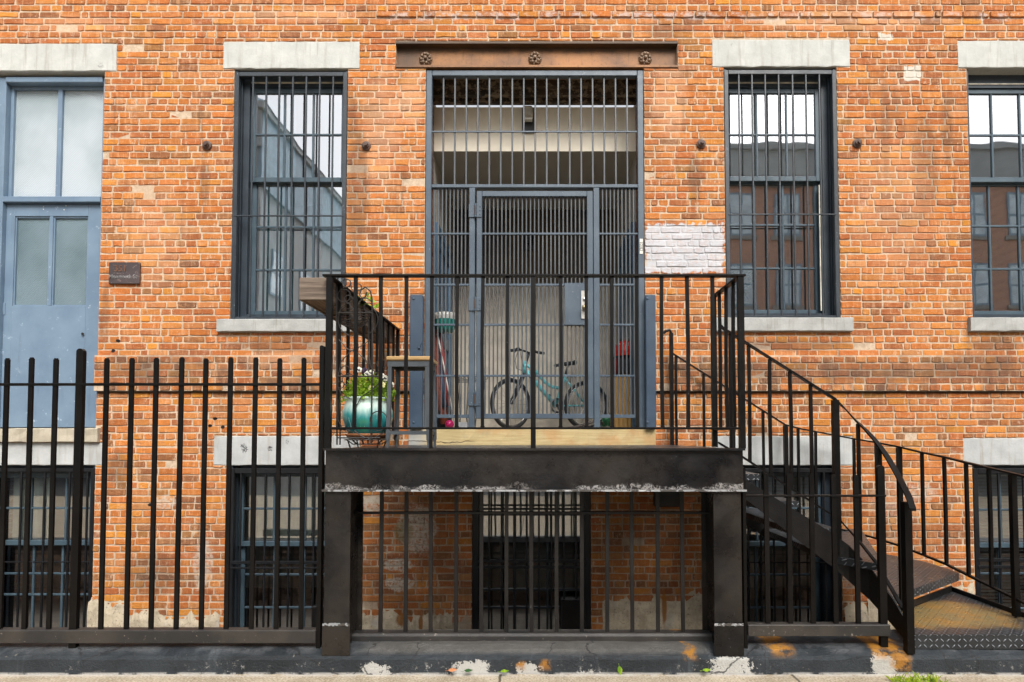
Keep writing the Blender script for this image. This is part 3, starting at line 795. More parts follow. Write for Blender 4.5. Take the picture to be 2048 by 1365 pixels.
# rough parging along the foot of the wall
def parge(u0, u1, vtop, name='parging'):
    xa_, xb_ = PX(u0,YW,1240), PX(u1,YW,1240); n = max(4,int((xb_-xa_)/.025)); mb = MB(); zc_ = PZ(vtop,YW); z_ = zc_; rows = 5
    for i in range(n+1):
        x = xa_+(xb_-xa_)*i/n; z_ += rng.uniform(-.035,.035) + (zc_-z_)*.25
        for k in range(rows+1):
            f = k/rows; mb.v.append((x+rng.uniform(-.004,.004), YW-.010+rng.uniform(-.004,.004) if k < rows else YW+.004, -.65+(z_+.65)*f))
    for i in range(n):
        for k in range(rows): a = i*(rows+1)+k; mb.f.append((a,a+rows+1,a+rows+2,a+1))
    mb.build(name, M['parge'], bld)
for a in ((176,250,1205),(186,440,1226),(712,905,1224),(1205,1420,1192),(1690,1735,1215),(1735,1790,1180),(1900,1950,1160)): parge(*a)
# stones
def rough_block(r, y0, y1, name, m, sub=10, amp=.003):
    x0,x1,z0,z1 = r; mb = MB(); n = max(2, int((x1-x0)/.08)); k = 3
    # front and bottom/top skin as a wavy ring extruded along x
    ringp = [(y1,z0),(y0+.006,z0),(y0,z0+.007),(y0,(z0+z1)/2),(y0,z1-.007),(y0+.006,z1),(y1,z1)]
    for i in range(n+1):
        x = x0+(x1-x0)*i/n
        e = .006 if i in (0,n) else 0
        for (y,z) in ringp:
            jy = 0 if y == y1 else rng.uniform(-amp,amp); jz = 0 if y == y1 else rng.uniform(-amp*.5,amp*.5)
            mb.v.append((x, y+jy+(e if y != y1 else 0), z+jz))
    L = len(ringp)
    for i in range(n):
        for j in range(L-1): mb.f.append((i*L+j, i*L+j+1, (i+1)*L+j+1, (i+1)*L+j))
    mb.f.append(tuple(range(L))[::-1]); mb.f.append(tuple(n*L+j for j in range(L)))
    return mb.build(name, m, bld)
for k in ('lin_door','linA','linB','linC'): rough_block(S[k], YW-.004, YW+.2, 'lintel', M['lintel'])
for k in ('lin1','lin2','lin4','lin5'): rough_block(S[k], YW+.0, YW+.2, 'lintel', M['lintel_low'])
for k in ('sillA','sillB','sillC'): rough_block(S[k], YW-.045, YW+.22, 'window_sill', M['sill'])
rough_block(S['doorsill'], YW-.04, YW+.25, 'door_sill', M['door_sill'], amp=.006)
rough_block(S['step'], YW-.02, YW+.3, 'doorstep', M['step'], amp=.006)

# rusted beam with rosettes
x0,x1,z0,z1 = S['beam']
bb = MB(); bb.box(x0,x1,YW+.0,YW+.2,z1-.022,z1); bb.box(x0,x1,YW-.012,YW+.2,z0,z0+.022); bb.box(x0,x1,YW+.07,YW+.09,z0+.022,z1-.022)
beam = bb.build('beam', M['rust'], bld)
for u, v in ((851,117),(1070,116),(1291,116)):
    c = P(u,v,YW+.05); rb = MB()
    rb.lathe((c.x,YW+.07,c.z), [(.068,0),(.066,-.012),(.052,-.018),(.03,-.016),(.001,-.016)], 28, axis='y')
    for k in range(8):
        a = math.pi/4*k + .2
        rb.ball((c.x+.042*math.cos(a), YW+.05, c.z+.046*math.sin(a)), .017,.016,.017,10,6)
        a += math.pi/8
        rb.ball((c.x+.055*math.cos(a), YW+.056, c.z+.058*math.sin(a)), .012,.010,.012,8,6)
    rb.cbox(c.x-.016,c.x+.016,YW+.022,YW+.07,c.z-.016,c.z+.016,.005)
    rb.build('rosette', M['rosette'], beam, True)
for u, v in ((415,292),(733,293),(1402,289),(1714,288)):
    c = P(u,v,YW); tb = MB()
    tb.lathe((c.x,YW,c.z), [(.046,0),(.045,-.014),(.030,-.022),(.028,-.035),(.001,-.035)], 24, axis='y')
    tb.lathe((c.x+.004,YW,c.z), [(.019,-.03),(.019,-.055),(.001,-.056)], 6, axis='y')
    tb.build('tie_rod_end', M['bolt'], bld, False)

# ------------------------------------------------------------------ windows
def sash(gx0, gx1, gz0, gz1, y, vm, hm, st=.05, top=.05, bot=.05, mw=.021, t=.038):
    mb = MB()
    mb.cbox(gx0-st, gx0, y, y+t, gz0-bot, gz1+top, .004); mb.cbox(gx1, gx1+st, y, y+t, gz0-bot, gz1+top, .004)
    mb.cbox(gx0, gx1, y-.001, y+t, gz1, gz1+top, .004); mb.cbox(gx0, gx1, y-.001, y+t, gz0-bot, gz0, .004)
    for x in vm: mb.cbox(x-mw/2, x+mw/2, y+.004, y+t-.004, gz0, gz1, .004)
    xs_ = [gx0]+list(vm)+[gx1]
    for z in hm: mb.cbox(gx0, gx1, y+.006, y+t-.006, z-mw/2, z+mw/2, .004)
    return mb
def window(op, gu, vt, vmeet, vb, mu, hu, ml, hl, yu=YW+.14, yl=YW+.185, paintm='sash', frame='sash_dark', glassm='glass', rv=.02, label=None, bottom_hidden=False):
    x0,x1,z0,z1 = O[op]
    vm_ = (vt+vb)/2
    X = lambda u, y: PX(u, y, vm_)
    gx0, gx1 = X(gu[0],yu), X(gu[1],yu)
    zt, zm0, zm1, zb = PZ(vt,yu), PZ(vmeet[0],yu), PZ(vmeet[1],yl), PZ(vb,yl)
    st = .05
    c = MB(); yb = yl+.07
    c.box(x0, gx0-st, yu-.03, yb, z0, z1); c.box(gx1+st, x1, yu-.03, yb, z0, z1)
    c.box(gx0-st, gx1+st, yu-.02, yb, zt+.05, z1); c.box(gx0-st, gx1+st, yu-.045, yb, z0, max(z0+.01, zb-.055))
    for e, s in ((x0, 1), (x1, -1)):
        c.cbox(e, e+s*.03, YW+rv, yu-.03, z0, z1, .004); c.cbox(e+s*.03, e+s*.05, yu-.07, yu-.03, z0, z1, .003)
    win = c.build('window', M[frame], bld, False, label)
    sash(gx0,gx1,zm0,zt,yu,[X(u,yu) for u in mu],[PZ(v,yu) for v in hu],bot=.05).build('upper_sash', M[paintm], win)
    sash(gx0,gx1,zb,zm1,yl,[X(u,yl) for u in ml],[PZ(v,yl) for v in hl],top=.05,bot=.055).build('lower_sash', M[paintm], win)
    g = MB()
    for (a,b,y) in ((zm0,zt,yu+.018),(zb,zm1,yl+.018)): g.add([(gx0,y,a),(gx1,y,a),(gx1,y,b),(gx0,y,b)], [(0,1,2,3)])
    g.build('pane', M[glassm], win)
    return win, (gx0,gx1,zb,zt)
def grille(win, op, frame_w, bars, vcross, bw=.0165, y=YW+.012, m='grille', yb=None, inset=.004, wide=.04):
    x0,x1,z0,z1 = O[op]; x0 += inset; x1 -= inset; z0 += .004; z1 -= .03
    g = MB(); f = frame_w
    g.cbox(x0,x0+f,y-.012,y+wide,z0,z1,.004); g.cbox(x1-f,x1,y-.012,y+wide,z0,z1,.004)
    g.cbox(x0+f,x1-f,y-.011,y+wide,z1-f,z1,.004); g.cbox(x0+f,x1-f,y-.011,y+wide,z0,z0+f*.6,.004)
    for u in bars:
        x = PX(u, y, 390 if z0 > 1 else 1100)
        g.cbox(x-bw/2, x+bw/2, y-bw/2, y+bw/2, z0+f*.6, z1-f, .003)
    for v, h in vcross:
        z = PZ(v, y); g.cbox(x0+f*.5, x1-f*.5, y-bw*.5-.008, y-bw*.5+.004, z-h/2, z+h/2, .002)
    g.build('security_bars', M[m], win)
wA, gA = window('winA', (509,681), 187, (355,370), 622, (566,624), (269,), (571,627), (454,540))
grille(wA, 'winA', .043, (503,529.5,556,583,610,637,664), ((433,.014),))
wB, gB = window('winB', (1460,1633), 187, (353,369), 620, (1516,1576), (269,), (1509,1566), (450,537))
grille(wB, 'winB', .043, (1480,1506.5,1533,1560,1588,1615,1642), ((430,.014),))
wC, gC = window('winC', (1930,2110), 188, (355,372), 622, (1989,2046), (270,), (1979,2038), (452,538))
w1, g1 = window('D1', (-12,176), 956, (1081,1092), 1262, (57,128), (1017,), (66,124), (1148,1190), frame='sash_dark', glassm='glass_low')
grille(w1, 'D1', .035, (-8,39,86,136,172), ((1124,.012),), .018, m='grille_black')
w2, g2 = window('D2', (485,672), 954, (1083,1092), 1275, (546,608), (1018,), (548,608), (1150,1216), frame='sash_dark', glassm='glass_low', paintm='sash')
grille(w2, 'D2', .05, (480,504,529,553,577,602,627,652,676), ((1125,.03),(1136,.018)), .017, m='grille_black')
w3, g3 = window('D3', (965,1160), 950, (1075,1086), 1290, (1030,1095), (1030,), (1030,1095), (1180,1216), paintm='sash_dark', frame='sash_dark', glassm='glass_low')
grille(w3, 'D3', .06, (978,1003,1028,1053,1078,1103,1128,1152), ((1018,.02),(1122,.03),(1134,.03)), .018, m='grille_black')
w4, g4 = window('D4', (1460,1634), 954, (1083,1092), 1275, (1516,1582), (1017,), (1512,1580), (1150,1216), frame='sash_dark', glassm='glass_low')
grille(w4, 'D4', .04, (1497,1522,1548,1573,1598,1624,1650), ((1125,.012),), .017, m='grille_black')
w5, g5 = window('D5', (1958,2165), 950, (1086,1095), 1275, (2005,2080), (1020,), (2000,2080), (1148,1218), frame='sash_dark', glassm='glass_low')
grille(w5, 'D5', .05, (2000,2050,2100,2150), ((1120,.03),(1134,.03)), .018, m='grille_black')

# things belonging to the windows: blinds, curtains, strips
def blind(win, g, y, z0, z1, m='blind', pitch=.038):
    mb = MB(); z = z1
    while z > z0:
        mb.add([(g[0]-.02,y,z),(g[1]+.02,y,z),(g[1]+.02,y+.022,z-.026),(g[0]-.02,y+.022,z-.026)], [(0,1,2,3)]); z -= pitch
    mb.build('blind', M[m], win)
def drape(win, xa, xb, y, z0, z1, m, amp=.03, waves=9):
    mb = MB(); n = waves*6
    for i in range(n+1):
        x = xa+(xb-xa)*i/n; yy = y+amp*math.sin(2*math.pi*waves*i/n)
        mb.v += [(x,yy,z0),(x,yy*1.0+rng.uniform(-.004,.004),z1)]
    for i in range(n): mb.f.append((2*i,2*i+2,2*i+3,2*i+1))
    mb.build('curtain', M[m], win, True)
yb = YW+.32
blind(wB, gB, yb, PZ(350,yb), PZ(185,yb))
blind(w5, g5, yb, PZ(1260,yb), PZ(945,yb), pitch=.034)
blind(w4, g4, yb, PZ(1120,yb), PZ(950,yb), pitch=.034)
drape(w2, g2[0]+.05, g2[1], yb, PZ(1085,yb), PZ(948,yb), 'curtain', .025, 7)
drape(w1, g1[0]+.02, g1[0]+.42, yb, PZ(1085,yb), PZ(950,yb), 'curtain', .02, 4)
drape(w3, g3[0]-.02, g3[1]+.02, yb, PZ(1075,yb), PZ(940,yb), 'curtain', .02, 8)
drape(wA, gA[0]+.02, gA[0]+.36, YW+.25, PZ(640,yb), PZ(200,yb), 'curtain_blue', .03, 3)
drape(wA, gA[1]-.22, gA[1]+.02, YW+.25, PZ(640,yb), PZ(380,yb), 'curtain_blue', .03, 2)
drape(wA, gA[0]-.02, gA[0]+.1, yb+.03, PZ(640,yb), PZ(200,yb), 'curtain', .02, 2)
ls = MB(); yy = YW+.27
for a, b in (((500,400),(575,630)),((668,395),(600,640)),((520,475),(560,590)),((600,472),(680,478)),((560,420),(566,630))):
    ls.bar(P(*a,yy), P(*b,yy), .026, .012, (0,1,0)); yy += .014
ls.build('folding_rack', M['lath'], wA)
for (win, u, g) in ((wA, 496, gA), (wB, 1640, gB)):
    x = PX(u, YW+.15, 500); MB().box(x-.012, x+.012, YW+.128, YW+.139, g[2]-.02, PZ(372,YW+.15)).build('jamb_strip', M['white_strip'], win)
    MB().box(g[0]-.04, g[1]+.04, YW+.112, YW+.119, g[3]+.085, g[3]+.10).build('head_strip', M['white_strip'], win)
MB().box(gC[0]-.04, gC[1]+.04, YW+.112, YW+.119, g[3]+.075, g[3]+.085).build('head_strip', M['white_strip'], wC)

# rooms behind the glass
rm = MB(); rf = MB()
def room(mb, fl, x0,x1,y0,y1,z0,z1):
    mb.add([(x0,y1,z0),(x1,y1,z0),(x1,y1,z1),(x0,y1,z1)], [(0,1,2,3)]); mb.add([(x0,y0,z0),(x0,y1,z0),(x0,y1,z1),(x0,y0,z1)], [(0,1,2,3)])
    mb.add([(x1,y0,z0),(x1,y1,z0),(x1,y1,z1),(x1,y0,z1)], [(3,2,1,0)]); mb.add([(x0,y0,z1),(x1,y0,z1),(x1,y1,z1),(x0,y1,z1)], [(0,1,2,3)])
    fl.add([(x0,y0,z0),(x1,y0,z0),(x1,y1,z0),(x0,y1,z0)], [(3,2,1,0)])
y0 = YW+.161
room(rm, rf, XL+.2, -1.35, y0, 9.8, 1.5, 5.3); room(rm, rf, 1.35, XR-.2, y0, 9.8, 1.5, 5.3)
room(rm, rf, XL+.2, -1.4, y0, 9.0, -.75, 1.2); room(rm, rf, -1.39, 1.25, y0, 9.0, -.75, 1.2); room(rm, rf, 1.26, XR-.2, y0, 9.0, -.75, 1.2)
rm.build('room_wall', M['room'], bld); rf.build('room_floor', M['room_floor'], bld)

# ------------------------------------------------------------------ blue door with its transom light
x0,x1,z0,z1 = O['door']
D = MB(); yd = YW+.10
xf = x1-.012
zt0, zt1 = PZ(408,yd), PZ(397,yd)
D.cbox(x0,x0+.10,YW+.05,yd+.08,z0,z1-.03,.006); D.cbox(xf-.04,x1,YW+.06,yd+.08,z0,z1-.03,.004)
D.cbox(x0+.10,xf-.04,YW+.04,yd+.08,PZ(172,yd),z1-.03,.006)
D.cbox(x0+.10,xf-.04,YW+.05,yd+.08,zt0,zt1,.004)
door = D.build('door', M['door'], bld, label='blue panelled door under a frosted transom window')
fx0, fx1 = x0+.10, xf-.04
xm = PX(116,yd,280)
tr = MB(); yt = yd+.01
for a, b in ((fx0,fx0+.03),(fx1-.012,fx1)): tr.cbox(a,b,yt,yt+.05,zt1,PZ(172,yd),.003)
tr.cbox(xm-.022,xm+.022,yt,yt+.05,zt1,PZ(172,yd),.004); tr.cbox(fx0+.03,fx1-.012,yt+.001,yt+.05,PZ(178,yd),PZ(172,yd),.003)
tr.build('transom_frame', M['door'], door)
MB().add([(fx0,yt+.03,zt1),(fx1,yt+.03,zt1),(fx1,yt+.03,PZ(172,yd)),(fx0,yt+.03,PZ(172,yd))], [(0,1,2,3)]).build('transom_pane', M['frost'], door)
pu = [(27,97),(104,174)]; pz0, pz1 = PZ(612,yd), PZ(433,yd)
px = [(PX(a,yd,520), PX(b,yd,520)) for a,b in pu]
lf = MB(); t0, t1 = yd, yd+.045
lf.cbox(fx0,px[0][0],t0,t1,z0+.01,zt0-.006,.003); lf.cbox(px[1][1],fx1,t0,t1,z0+.01,zt0-.006,.003)
lf.cbox(px[0][0],px[1][1],t0-.0005,t1,pz1,zt0-.006,.003); lf.cbox(px[0][0],px[1][1],t0-.0005,t1,z0+.01,pz0,.003); lf.cbox(px[0][1],px[1][0],t0-.001,t1,pz0,pz1,.003)
for a, b in px:
    for (p,q_,r_,s_) in ((a,a+.012,pz0,pz1),(b-.012,b,pz0,pz1),(a+.012,b-.012,pz1-.014,pz1),(a+.012,b-.012,pz0,pz0+.012)): lf.box(p,q_,t0+.012,t1,r_,s_)
lf.build('door_leaf', M['door'], door)
dp = MB()
for a, b in px: dp.add([(a,t0+.03,pz0),(b,t0+.03,pz0),(b,t0+.03,pz1),(a,t0+.03,pz1)], [(0,1,2,3)])
dp.build('door_pane', M['frost_dark'], door)
for v in (446, 618):
    z = PZ(v,yd); xh = PX(5,yd,v)
    h = MB(); h.cbox(xh-.05,xh+.03,yd-.006,yd,z-.06,z+.06,.002); h.tube([(xh-.01,yd-.012,z-.06),(xh-.01,yd-.012,z+.06)],.011)
    h.build('hinge', M['door'], door)
MB().tube([P(165,668,yd), P(165,668,yd-.02)], .012, 10).build('keyhole', M['ink'], door)
sc2 = MB()
for u, v in ((87,414),(87,419),(132,412),(128,420)): sc2.ball(P(u,v,yd-.001),.006,.003,.006,8,5)
sc2.build('screw_heads', M['tag_white'], door)

# ------------------------------------------------------------------ vestibule behind the gate (parts of the building)
gx0,gx1,gz0,gz1 = O['gate']; YB = 7.95; YS = 6.32
for x, s in ((gx0,-1),(gx1,1)):
    jb = MB(); jb.add([(x,YW+.16,gz0-.1),(x,YS,gz0-.1),(x,YS,gz1+.1),(x,YW+.16,gz1+.1)], [(0,1,2,3)] if s > 0 else [(3,2,1,0)])
    jb.build('brick_jamb', M['jamb_brick'], bld)
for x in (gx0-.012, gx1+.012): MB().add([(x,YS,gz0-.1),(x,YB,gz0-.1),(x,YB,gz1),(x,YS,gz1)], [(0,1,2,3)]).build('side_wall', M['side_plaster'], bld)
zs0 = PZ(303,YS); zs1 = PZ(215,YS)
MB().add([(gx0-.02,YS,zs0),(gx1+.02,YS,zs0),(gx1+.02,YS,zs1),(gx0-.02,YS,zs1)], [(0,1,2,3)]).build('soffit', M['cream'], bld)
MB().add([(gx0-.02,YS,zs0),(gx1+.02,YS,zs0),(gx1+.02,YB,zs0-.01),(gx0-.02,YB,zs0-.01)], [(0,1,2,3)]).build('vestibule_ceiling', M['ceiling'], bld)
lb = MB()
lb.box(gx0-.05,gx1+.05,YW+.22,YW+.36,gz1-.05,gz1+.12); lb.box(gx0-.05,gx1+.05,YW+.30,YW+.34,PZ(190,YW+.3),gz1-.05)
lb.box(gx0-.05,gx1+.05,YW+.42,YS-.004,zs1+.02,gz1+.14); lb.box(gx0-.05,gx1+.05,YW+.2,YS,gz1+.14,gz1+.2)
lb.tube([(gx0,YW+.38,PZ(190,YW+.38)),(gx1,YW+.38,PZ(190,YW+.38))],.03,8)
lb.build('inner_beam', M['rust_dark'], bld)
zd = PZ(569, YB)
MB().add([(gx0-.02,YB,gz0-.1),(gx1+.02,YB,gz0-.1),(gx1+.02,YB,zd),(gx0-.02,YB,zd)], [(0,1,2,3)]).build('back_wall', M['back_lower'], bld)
MB().box(gx0-.02,gx1+.02,YB-.004,YB+.05,zd,zs0).build('back_wall', M['back_upper'], bld)  # back wall turns dark brown above this height
MB().add([(gx0-.02,YW+.25,gz0+.0),(gx1+.02,YW+.25,gz0),(gx1+.02,YB,gz0),(gx0-.02,YB,gz0)], [(0,1,2,3)]).build('vestibule_floor', M['vest_floor'], bld)
for x, s in ((gx0-.012, 1), (gx1+.012, -1)):
    dd = MB(); ya, yb_ = 6.42, 7.36; zh = gz0+2.12
    dd.box(x, x+s*.035, ya, yb_, gz0, zh)
    for (a,b,c_,d_) in ((ya,ya+.11,gz0,zh),(yb_-.11,yb_,gz0,zh),(ya+.11,yb_-.11,zh-.12,zh),(ya+.11,yb_-.11,gz0+.95,gz0+1.08),(ya+.11,yb_-.11,gz0,gz0+.2)):
        dd.box(x+s*.035, x+s*.05, a, b, c_, d_)
    ind = dd.build('inner_door', M['inner_door'], bld)
    fr = MB(); fr.box(x,x+s*.06,ya-.09,ya,gz0,zh+.09); fr.box(x,x+s*.06,yb_,yb_+.09,gz0,zh+.09); fr.box(x,x+s*.06,ya,yb_,zh,zh+.09)
    fr.build('door_frame', M['inner_door'], ind)

# ------------------------------------------------------------------ entry gate
YG = YW+.03
gate = thing('entry_gate', 'tall slate blue barred steel gate filling the entry under the rusty beam', 'gate', (PX(1070,YG), YG, gz0))
G = lambda u, v=600: PX(u, YG, v)
Zg = lambda v: PZ(v, YG)
fr = MB(); y0, y1 = YG-.02, YG+.045
fl0, fl1 = gx0+.004, gx0+.062; fr0, fr1 = gx1-.064, gx1-.004
fr.cbox(fl0,fl1,y0,y1,gz0,Zg(143),.005); fr.cbox(fr0,fr1,y0,y1,gz0,Zg(143),.005)
fr.cbox(fl1,fr0,y0+.001,y1,Zg(154),Zg(143),.005)
fr.cbox(fl1,fr0,y0+.002,y1,Zg(377),Zg(370),.004)
p0,p1 = G(938),G(950); q0,q1 = G(1187),G(1199)
fr.cbox(p0,p1,y0+.001,y1,gz0,Zg(377),.004); fr.cbox(q0,q1,y0+.001,y1,gz0,Zg(377),.004)
frame = fr.build('gate_frame', M['gate'], gate)
def bars_(parent, us, vlo, vhi, v, w_=.0145, m='gate_bar'):
    for u in us:
        x = G(u, v); b = MB(); b.cbox(x-w_/2,x+w_/2,YG+.002,YG+.002+w_*.7,Zg(vlo),Zg(vhi),.003); b.build('bar', M[m], parent)
bars_(gate, [886.5+23*i for i in range(17)][:17], 370, 154, 260, .017)
def rails(xa, xb, vs, name='rail', parent=gate):
    for v, h in vs:
        r = MB(); r.cbox(xa,xb,YG-.006,YG+.004,Zg(v)-h/2,Zg(v)+h/2,.002); r.build(name, M['gate'], parent)
rails(fl1, fr0, ((264,.016),))
bars_(gate, [868+7.8*i for i in range(9)], 833, 377, 600)
bars_(gate, [1206+7.8*i for i in range(9)], 833, 377, 600)
for a, b in ((fl1,p0),(q1,fr0)):
    rails(a, b, ((468,.018),(570,.02),(650,.02),(752,.02),(833,.034)))
l0,l1 = G(953),G(964); m0,m1 = G(1174),G(1186)
lf = MB(); ya, yb_ = YG-.024, YG+.03
lf.cbox(l0,l1,ya,yb_,Zg(838),Zg(384),.004); lf.cbox(m0,m1,ya,yb_,Zg(838),Zg(384),.004)
lf.cbox(l1,m0,ya+.001,yb_,Zg(395),Zg(384),.004); lf.cbox(l1,m0,ya+.001,yb_,Zg(838),Zg(828),.004)
leaf = lf.build('gate_leaf', M['gate'], gate)
for i in range(25):
    x = G(970.5+8.22*i, 600); b = MB(); b.cbox(x-.0072,x+.0072,YG+.002,YG+.012,Zg(828),Zg(395),.003); b.build('bar', M['gate_bar'], leaf)
rails(l1, m0, ((468,.02),(570,.022),(650,.022),(752,.022)), 'rail', leaf)
MB().cbox(G(1129),m0,YG-.018,YG-.008,Zg(651),Zg(567),.002).build('lock_plate', M['gate'], leaf)
e = MB(); e.cbox(G(1162),G(1176),YG-.03,YG-.024,Zg(639),Zg(583),.002); e.build('escutcheon', M['alloy'], leaf)
c = P(1168.5,599,YG-.03); k = MB(); k.lathe((c.x,YG-.03,c.z), [(.016,0),(.016,-.014),(.011,-.018),(.001,-.018)], 18, axis='y'); k.build('lock_cylinder', M['chrome'], leaf, True)
c = P(1168,617,YG-.03); k = MB(); k.lathe((c.x,YG-.03,c.z), [(.012,0),(.011,-.02),(.022,-.03),(.026,-.045),(.02,-.06),(.001,-.063)], 20, axis='y'); k.build('door_knob', M['brass'], leaf, True)
for v in (424, 610, 799):
    z = Zg(v); h = MB(); h.cbox(G(937.5),G(949),YG-.032,YG-.022,z-.065,z+.065,.002); h.cbox(G(952),G(963.5),YG-.034,YG-.025,z-.065,z+.065,.002)
    h.tube([(G(951),YG-.036,z-.066),(G(951),YG-.036,z+.066)], .013, 8)
    for dz in (-.04,0,.04): h.ball((G(960),YG-.036,z+dz),.007,.004,.007,8,5)
    hg = h.build('hinge', M['gate'], gate)
    MB().tube([(G(951),YG-.041,z-.045),(G(951),YG-.041,z+.045)], .010, 8).build('rusty_pin', M['bolt'], hg)
# steel channels flanking the gate
for u0,u1 in ((820,846),(1291,1311)):
    a,b = PX(u0,YW-.05,720), PX(u1,YW-.05,720)
    g = MB(); g.cbox(a,b,YW-.075,YW-.008,S['step'][3]+.002,PZ(590,YW-.07),.006)
    for v in (598, 845):
        c = P((u0+u1)/2-6, v, YW-.075); g.ball((c.x,YW-.076,c.z),.012,.008,.012,10,6)
    g.build('guard_channel', M['guard'], gate)
lt = MB(); c = P(838,696,YW-.08); lt.bar(c, c+Vector((.02,0,.05)), .02, .012); lt.ball(c,.014,.014,.014,8,6); lt.build('latch', M['guard'], gate)

def text(s, size, loc, rot, m, parent, name, ext=.002, sx=1):
    cu = bpy.data.curves.new(name, 'FONT'); cu.body = s; cu.size = size; cu.extrude = ext; cu.align_x = 'CENTER'; cu.align_y = 'CENTER'; cu.offset = size*.012
    to = bpy.data.objects.new(name, cu); col.objects.link(to)
    bpy.context.view_layer.update()
    me_ = bpy.data.meshes.new_from_object(to.evaluated_get(bpy.context.evaluated_depsgraph_get()))
    bpy.data.objects.remove(to)
    o = bpy.data.objects.new(name, me_); col.objects.link(o); me_.materials.clear(); me_.materials.append(m)
    o.parent = parent; o.location = Vector(loc)-WL[parent.name]; o.rotation_euler = rot; o.scale = (sx,1,1)
    return o
a, b = P(1279.5,508,YG-.025), P(1285.5,478,YG-.025)
tg = thing('number_tag', 'narrow white vertical number tag on the right gate post', 'sign', ((a.x+b.x)/2, YG-.02, a.z))
MB().cbox(a.x,b.x,YG-.025,YG-.021,a.z,b.z,.001).build('plate', M['tag_white'], tg)
text('103D', .044, ((a.x+b.x)/2, YG-.0255, (a.z+b.z)/2), (R(90),R(90),0), M['ink'], tg, 'lettering', .0004)
a, b = P(217,568,YW-.02), P(280,525,YW-.02)
pq = thing('house_sign', 'small bronze address plaque on the brick beside the blue door', 'sign', ((a.x+b.x)/2, YW-.02, a.z))
pl = MB(); pl.cbox(a.x,b.x,YW-.022,YW-.006,a.z,b.z,.003)
for (x,z) in ((a.x,a.z),(a.x,b.z),(b.x,a.z),(b.x,b.z)): pl.ball((x+(.012 if x==a.x else -.012),YW-.022,z+(.012 if z==a.z else -.012)),.007,.004,.007,8,5)
pl.build('plate', M['plaque'], pq)
text('351', .085, (P(244,539,YW).x, YW-.0225, P(244,539,YW).z), (R(90),0,0), M['plaque_text'], pq, 'number', .003)
text('Monmouth St', .056, (P(249,555,YW).x, YW-.0225, P(249,555,YW).z), (R(90),0,0), M['plaque_text_pale'], pq, 'street_name', .003, .88)

# lamps
def lamp(u, v, Y, lab, w_=.125, h=.25, top=None):
    c = P(u,v,Y)
    L = thing('wall_lamp', lab, 'lamp', (c.x,Y,c.z-h/2), 'wall lamps in the entry')
    MB().cbox(c.x-w_/2,c.x+w_/2,Y-.03,Y-.001,c.z-h/2,c.z+h/2,.005).build('back_plate', M['lamp_black'], L)
    MB().cbox(c.x-w_*.42,c.x+w_*.42,Y-.12,Y-.03,c.z-h*.05,c.z+h*.42,.02).build('housing', M['lamp_black'] if top is None else top, L)
    MB().cbox(c.x-w_*.36,c.x+w_*.36,Y-.105,Y-.04,c.z-h*.12,c.z-h*.05,.004).build('lens', M['tag_white'] if top is not None else M['plastic_black'], L)
lamp(1056,243,YS,'black wall lamp with a pale hood on the cream soffit', .13, .27, flat('pale lamp hood', (.42,.38,.3), .4))
lamp(1057,487,YB-.004,'small dark wall lamp deep inside on the brown back wall', .13, .2)

# ------------------------------------------------------------------ landing
deckz = PZ(897.5, YF)
XL0, XL1 = PX(649,YF,940), PX(1488,YF,940)
land = thing('steel_landing', 'black steel entrance landing on two columns with thick flaking front beam', 'landing', (0,YF,0))
zb0 = PZ(983,YF); zb1 = PZ(897,YF)
bm_ = MB(); bm_.box(XL0,XL1,YF-.03,YF+.10,zb1-.014,zb1); bm_.box(XL0-.004,XL1+.004,YF-.03,YF+.10,zb0,zb0+.014); bm_.box(XL0+.006,XL1-.006,YF,YF+.015,zb0+.014,zb1-.014)
fb = bm_.build('front_beam', M['beam'], land)
MB().box(XL0-.005,XL1+.005,YF-.0335,YF-.0305,zb0+.001,zb0+.012).build('flange_edge', M['white_chip'], fb)
MB().box(XL0+.02,XL1-.02,YF+.101,YW-.035,deckz-.012,deckz-.002).build('deck', M['tread'], land)
for x in (XL0+.02, XL1-.035): MB().box(x,x+.015,YF+.10,YW-.04,zb0+.03,deckz-.013).build('side_beam', M['beam'], land)
MB().box(XL0+.04,XL1-.04,YW-.075,YW-.036,zb0+.05,deckz-.013).build('rear_beam', M['beam'], land)
for i in range(3): MB().box(XL0+.6+i*.62,XL0+.62+i*.62,YF+.11,YW-.08,zb0+.08,deckz-.013).build('joist', M['beam'], land)
for u0,u1,in_ in ((650,701,1),(1427,1482,-1)):
    a,b = PX(u0,YF,1130), PX(u1,YF,1130); c = MB()
    c.box(a,b,YF-.012,YF+.006,.12,zb0); xi = b if in_ > 0 else a
    c.box(xi-in_*.05,xi-in_*.03,YF+.006,YF+.26,.12,zb0); c.box(a,b,YF+.26,YF+.275,.12,zb0)
    co = c.build('column', M['beam'], land)
    base = MB(); base.box(a-.006,b+.006,YF-.02,YF-.0125,.112,PZ(1248,YF)); base.ball(((a+b)/2,YF-.02,PZ(1277,YF)),.008,.004,.008,8,5); base.build('base_plate', M['beam'], co)
    ed = MB()
    for i in range(14):
        x = a-.004+(b-a+.008)*i/14; ed.box(x,x+(b-a+.008)/14,YF-.0225,YF-.0205,PZ(1249,YF)-rng.uniform(0,.006),PZ(1246,YF)+rng.uniform(0,.006))
    ed.build('chipped_edge', M['white_chip'], co)

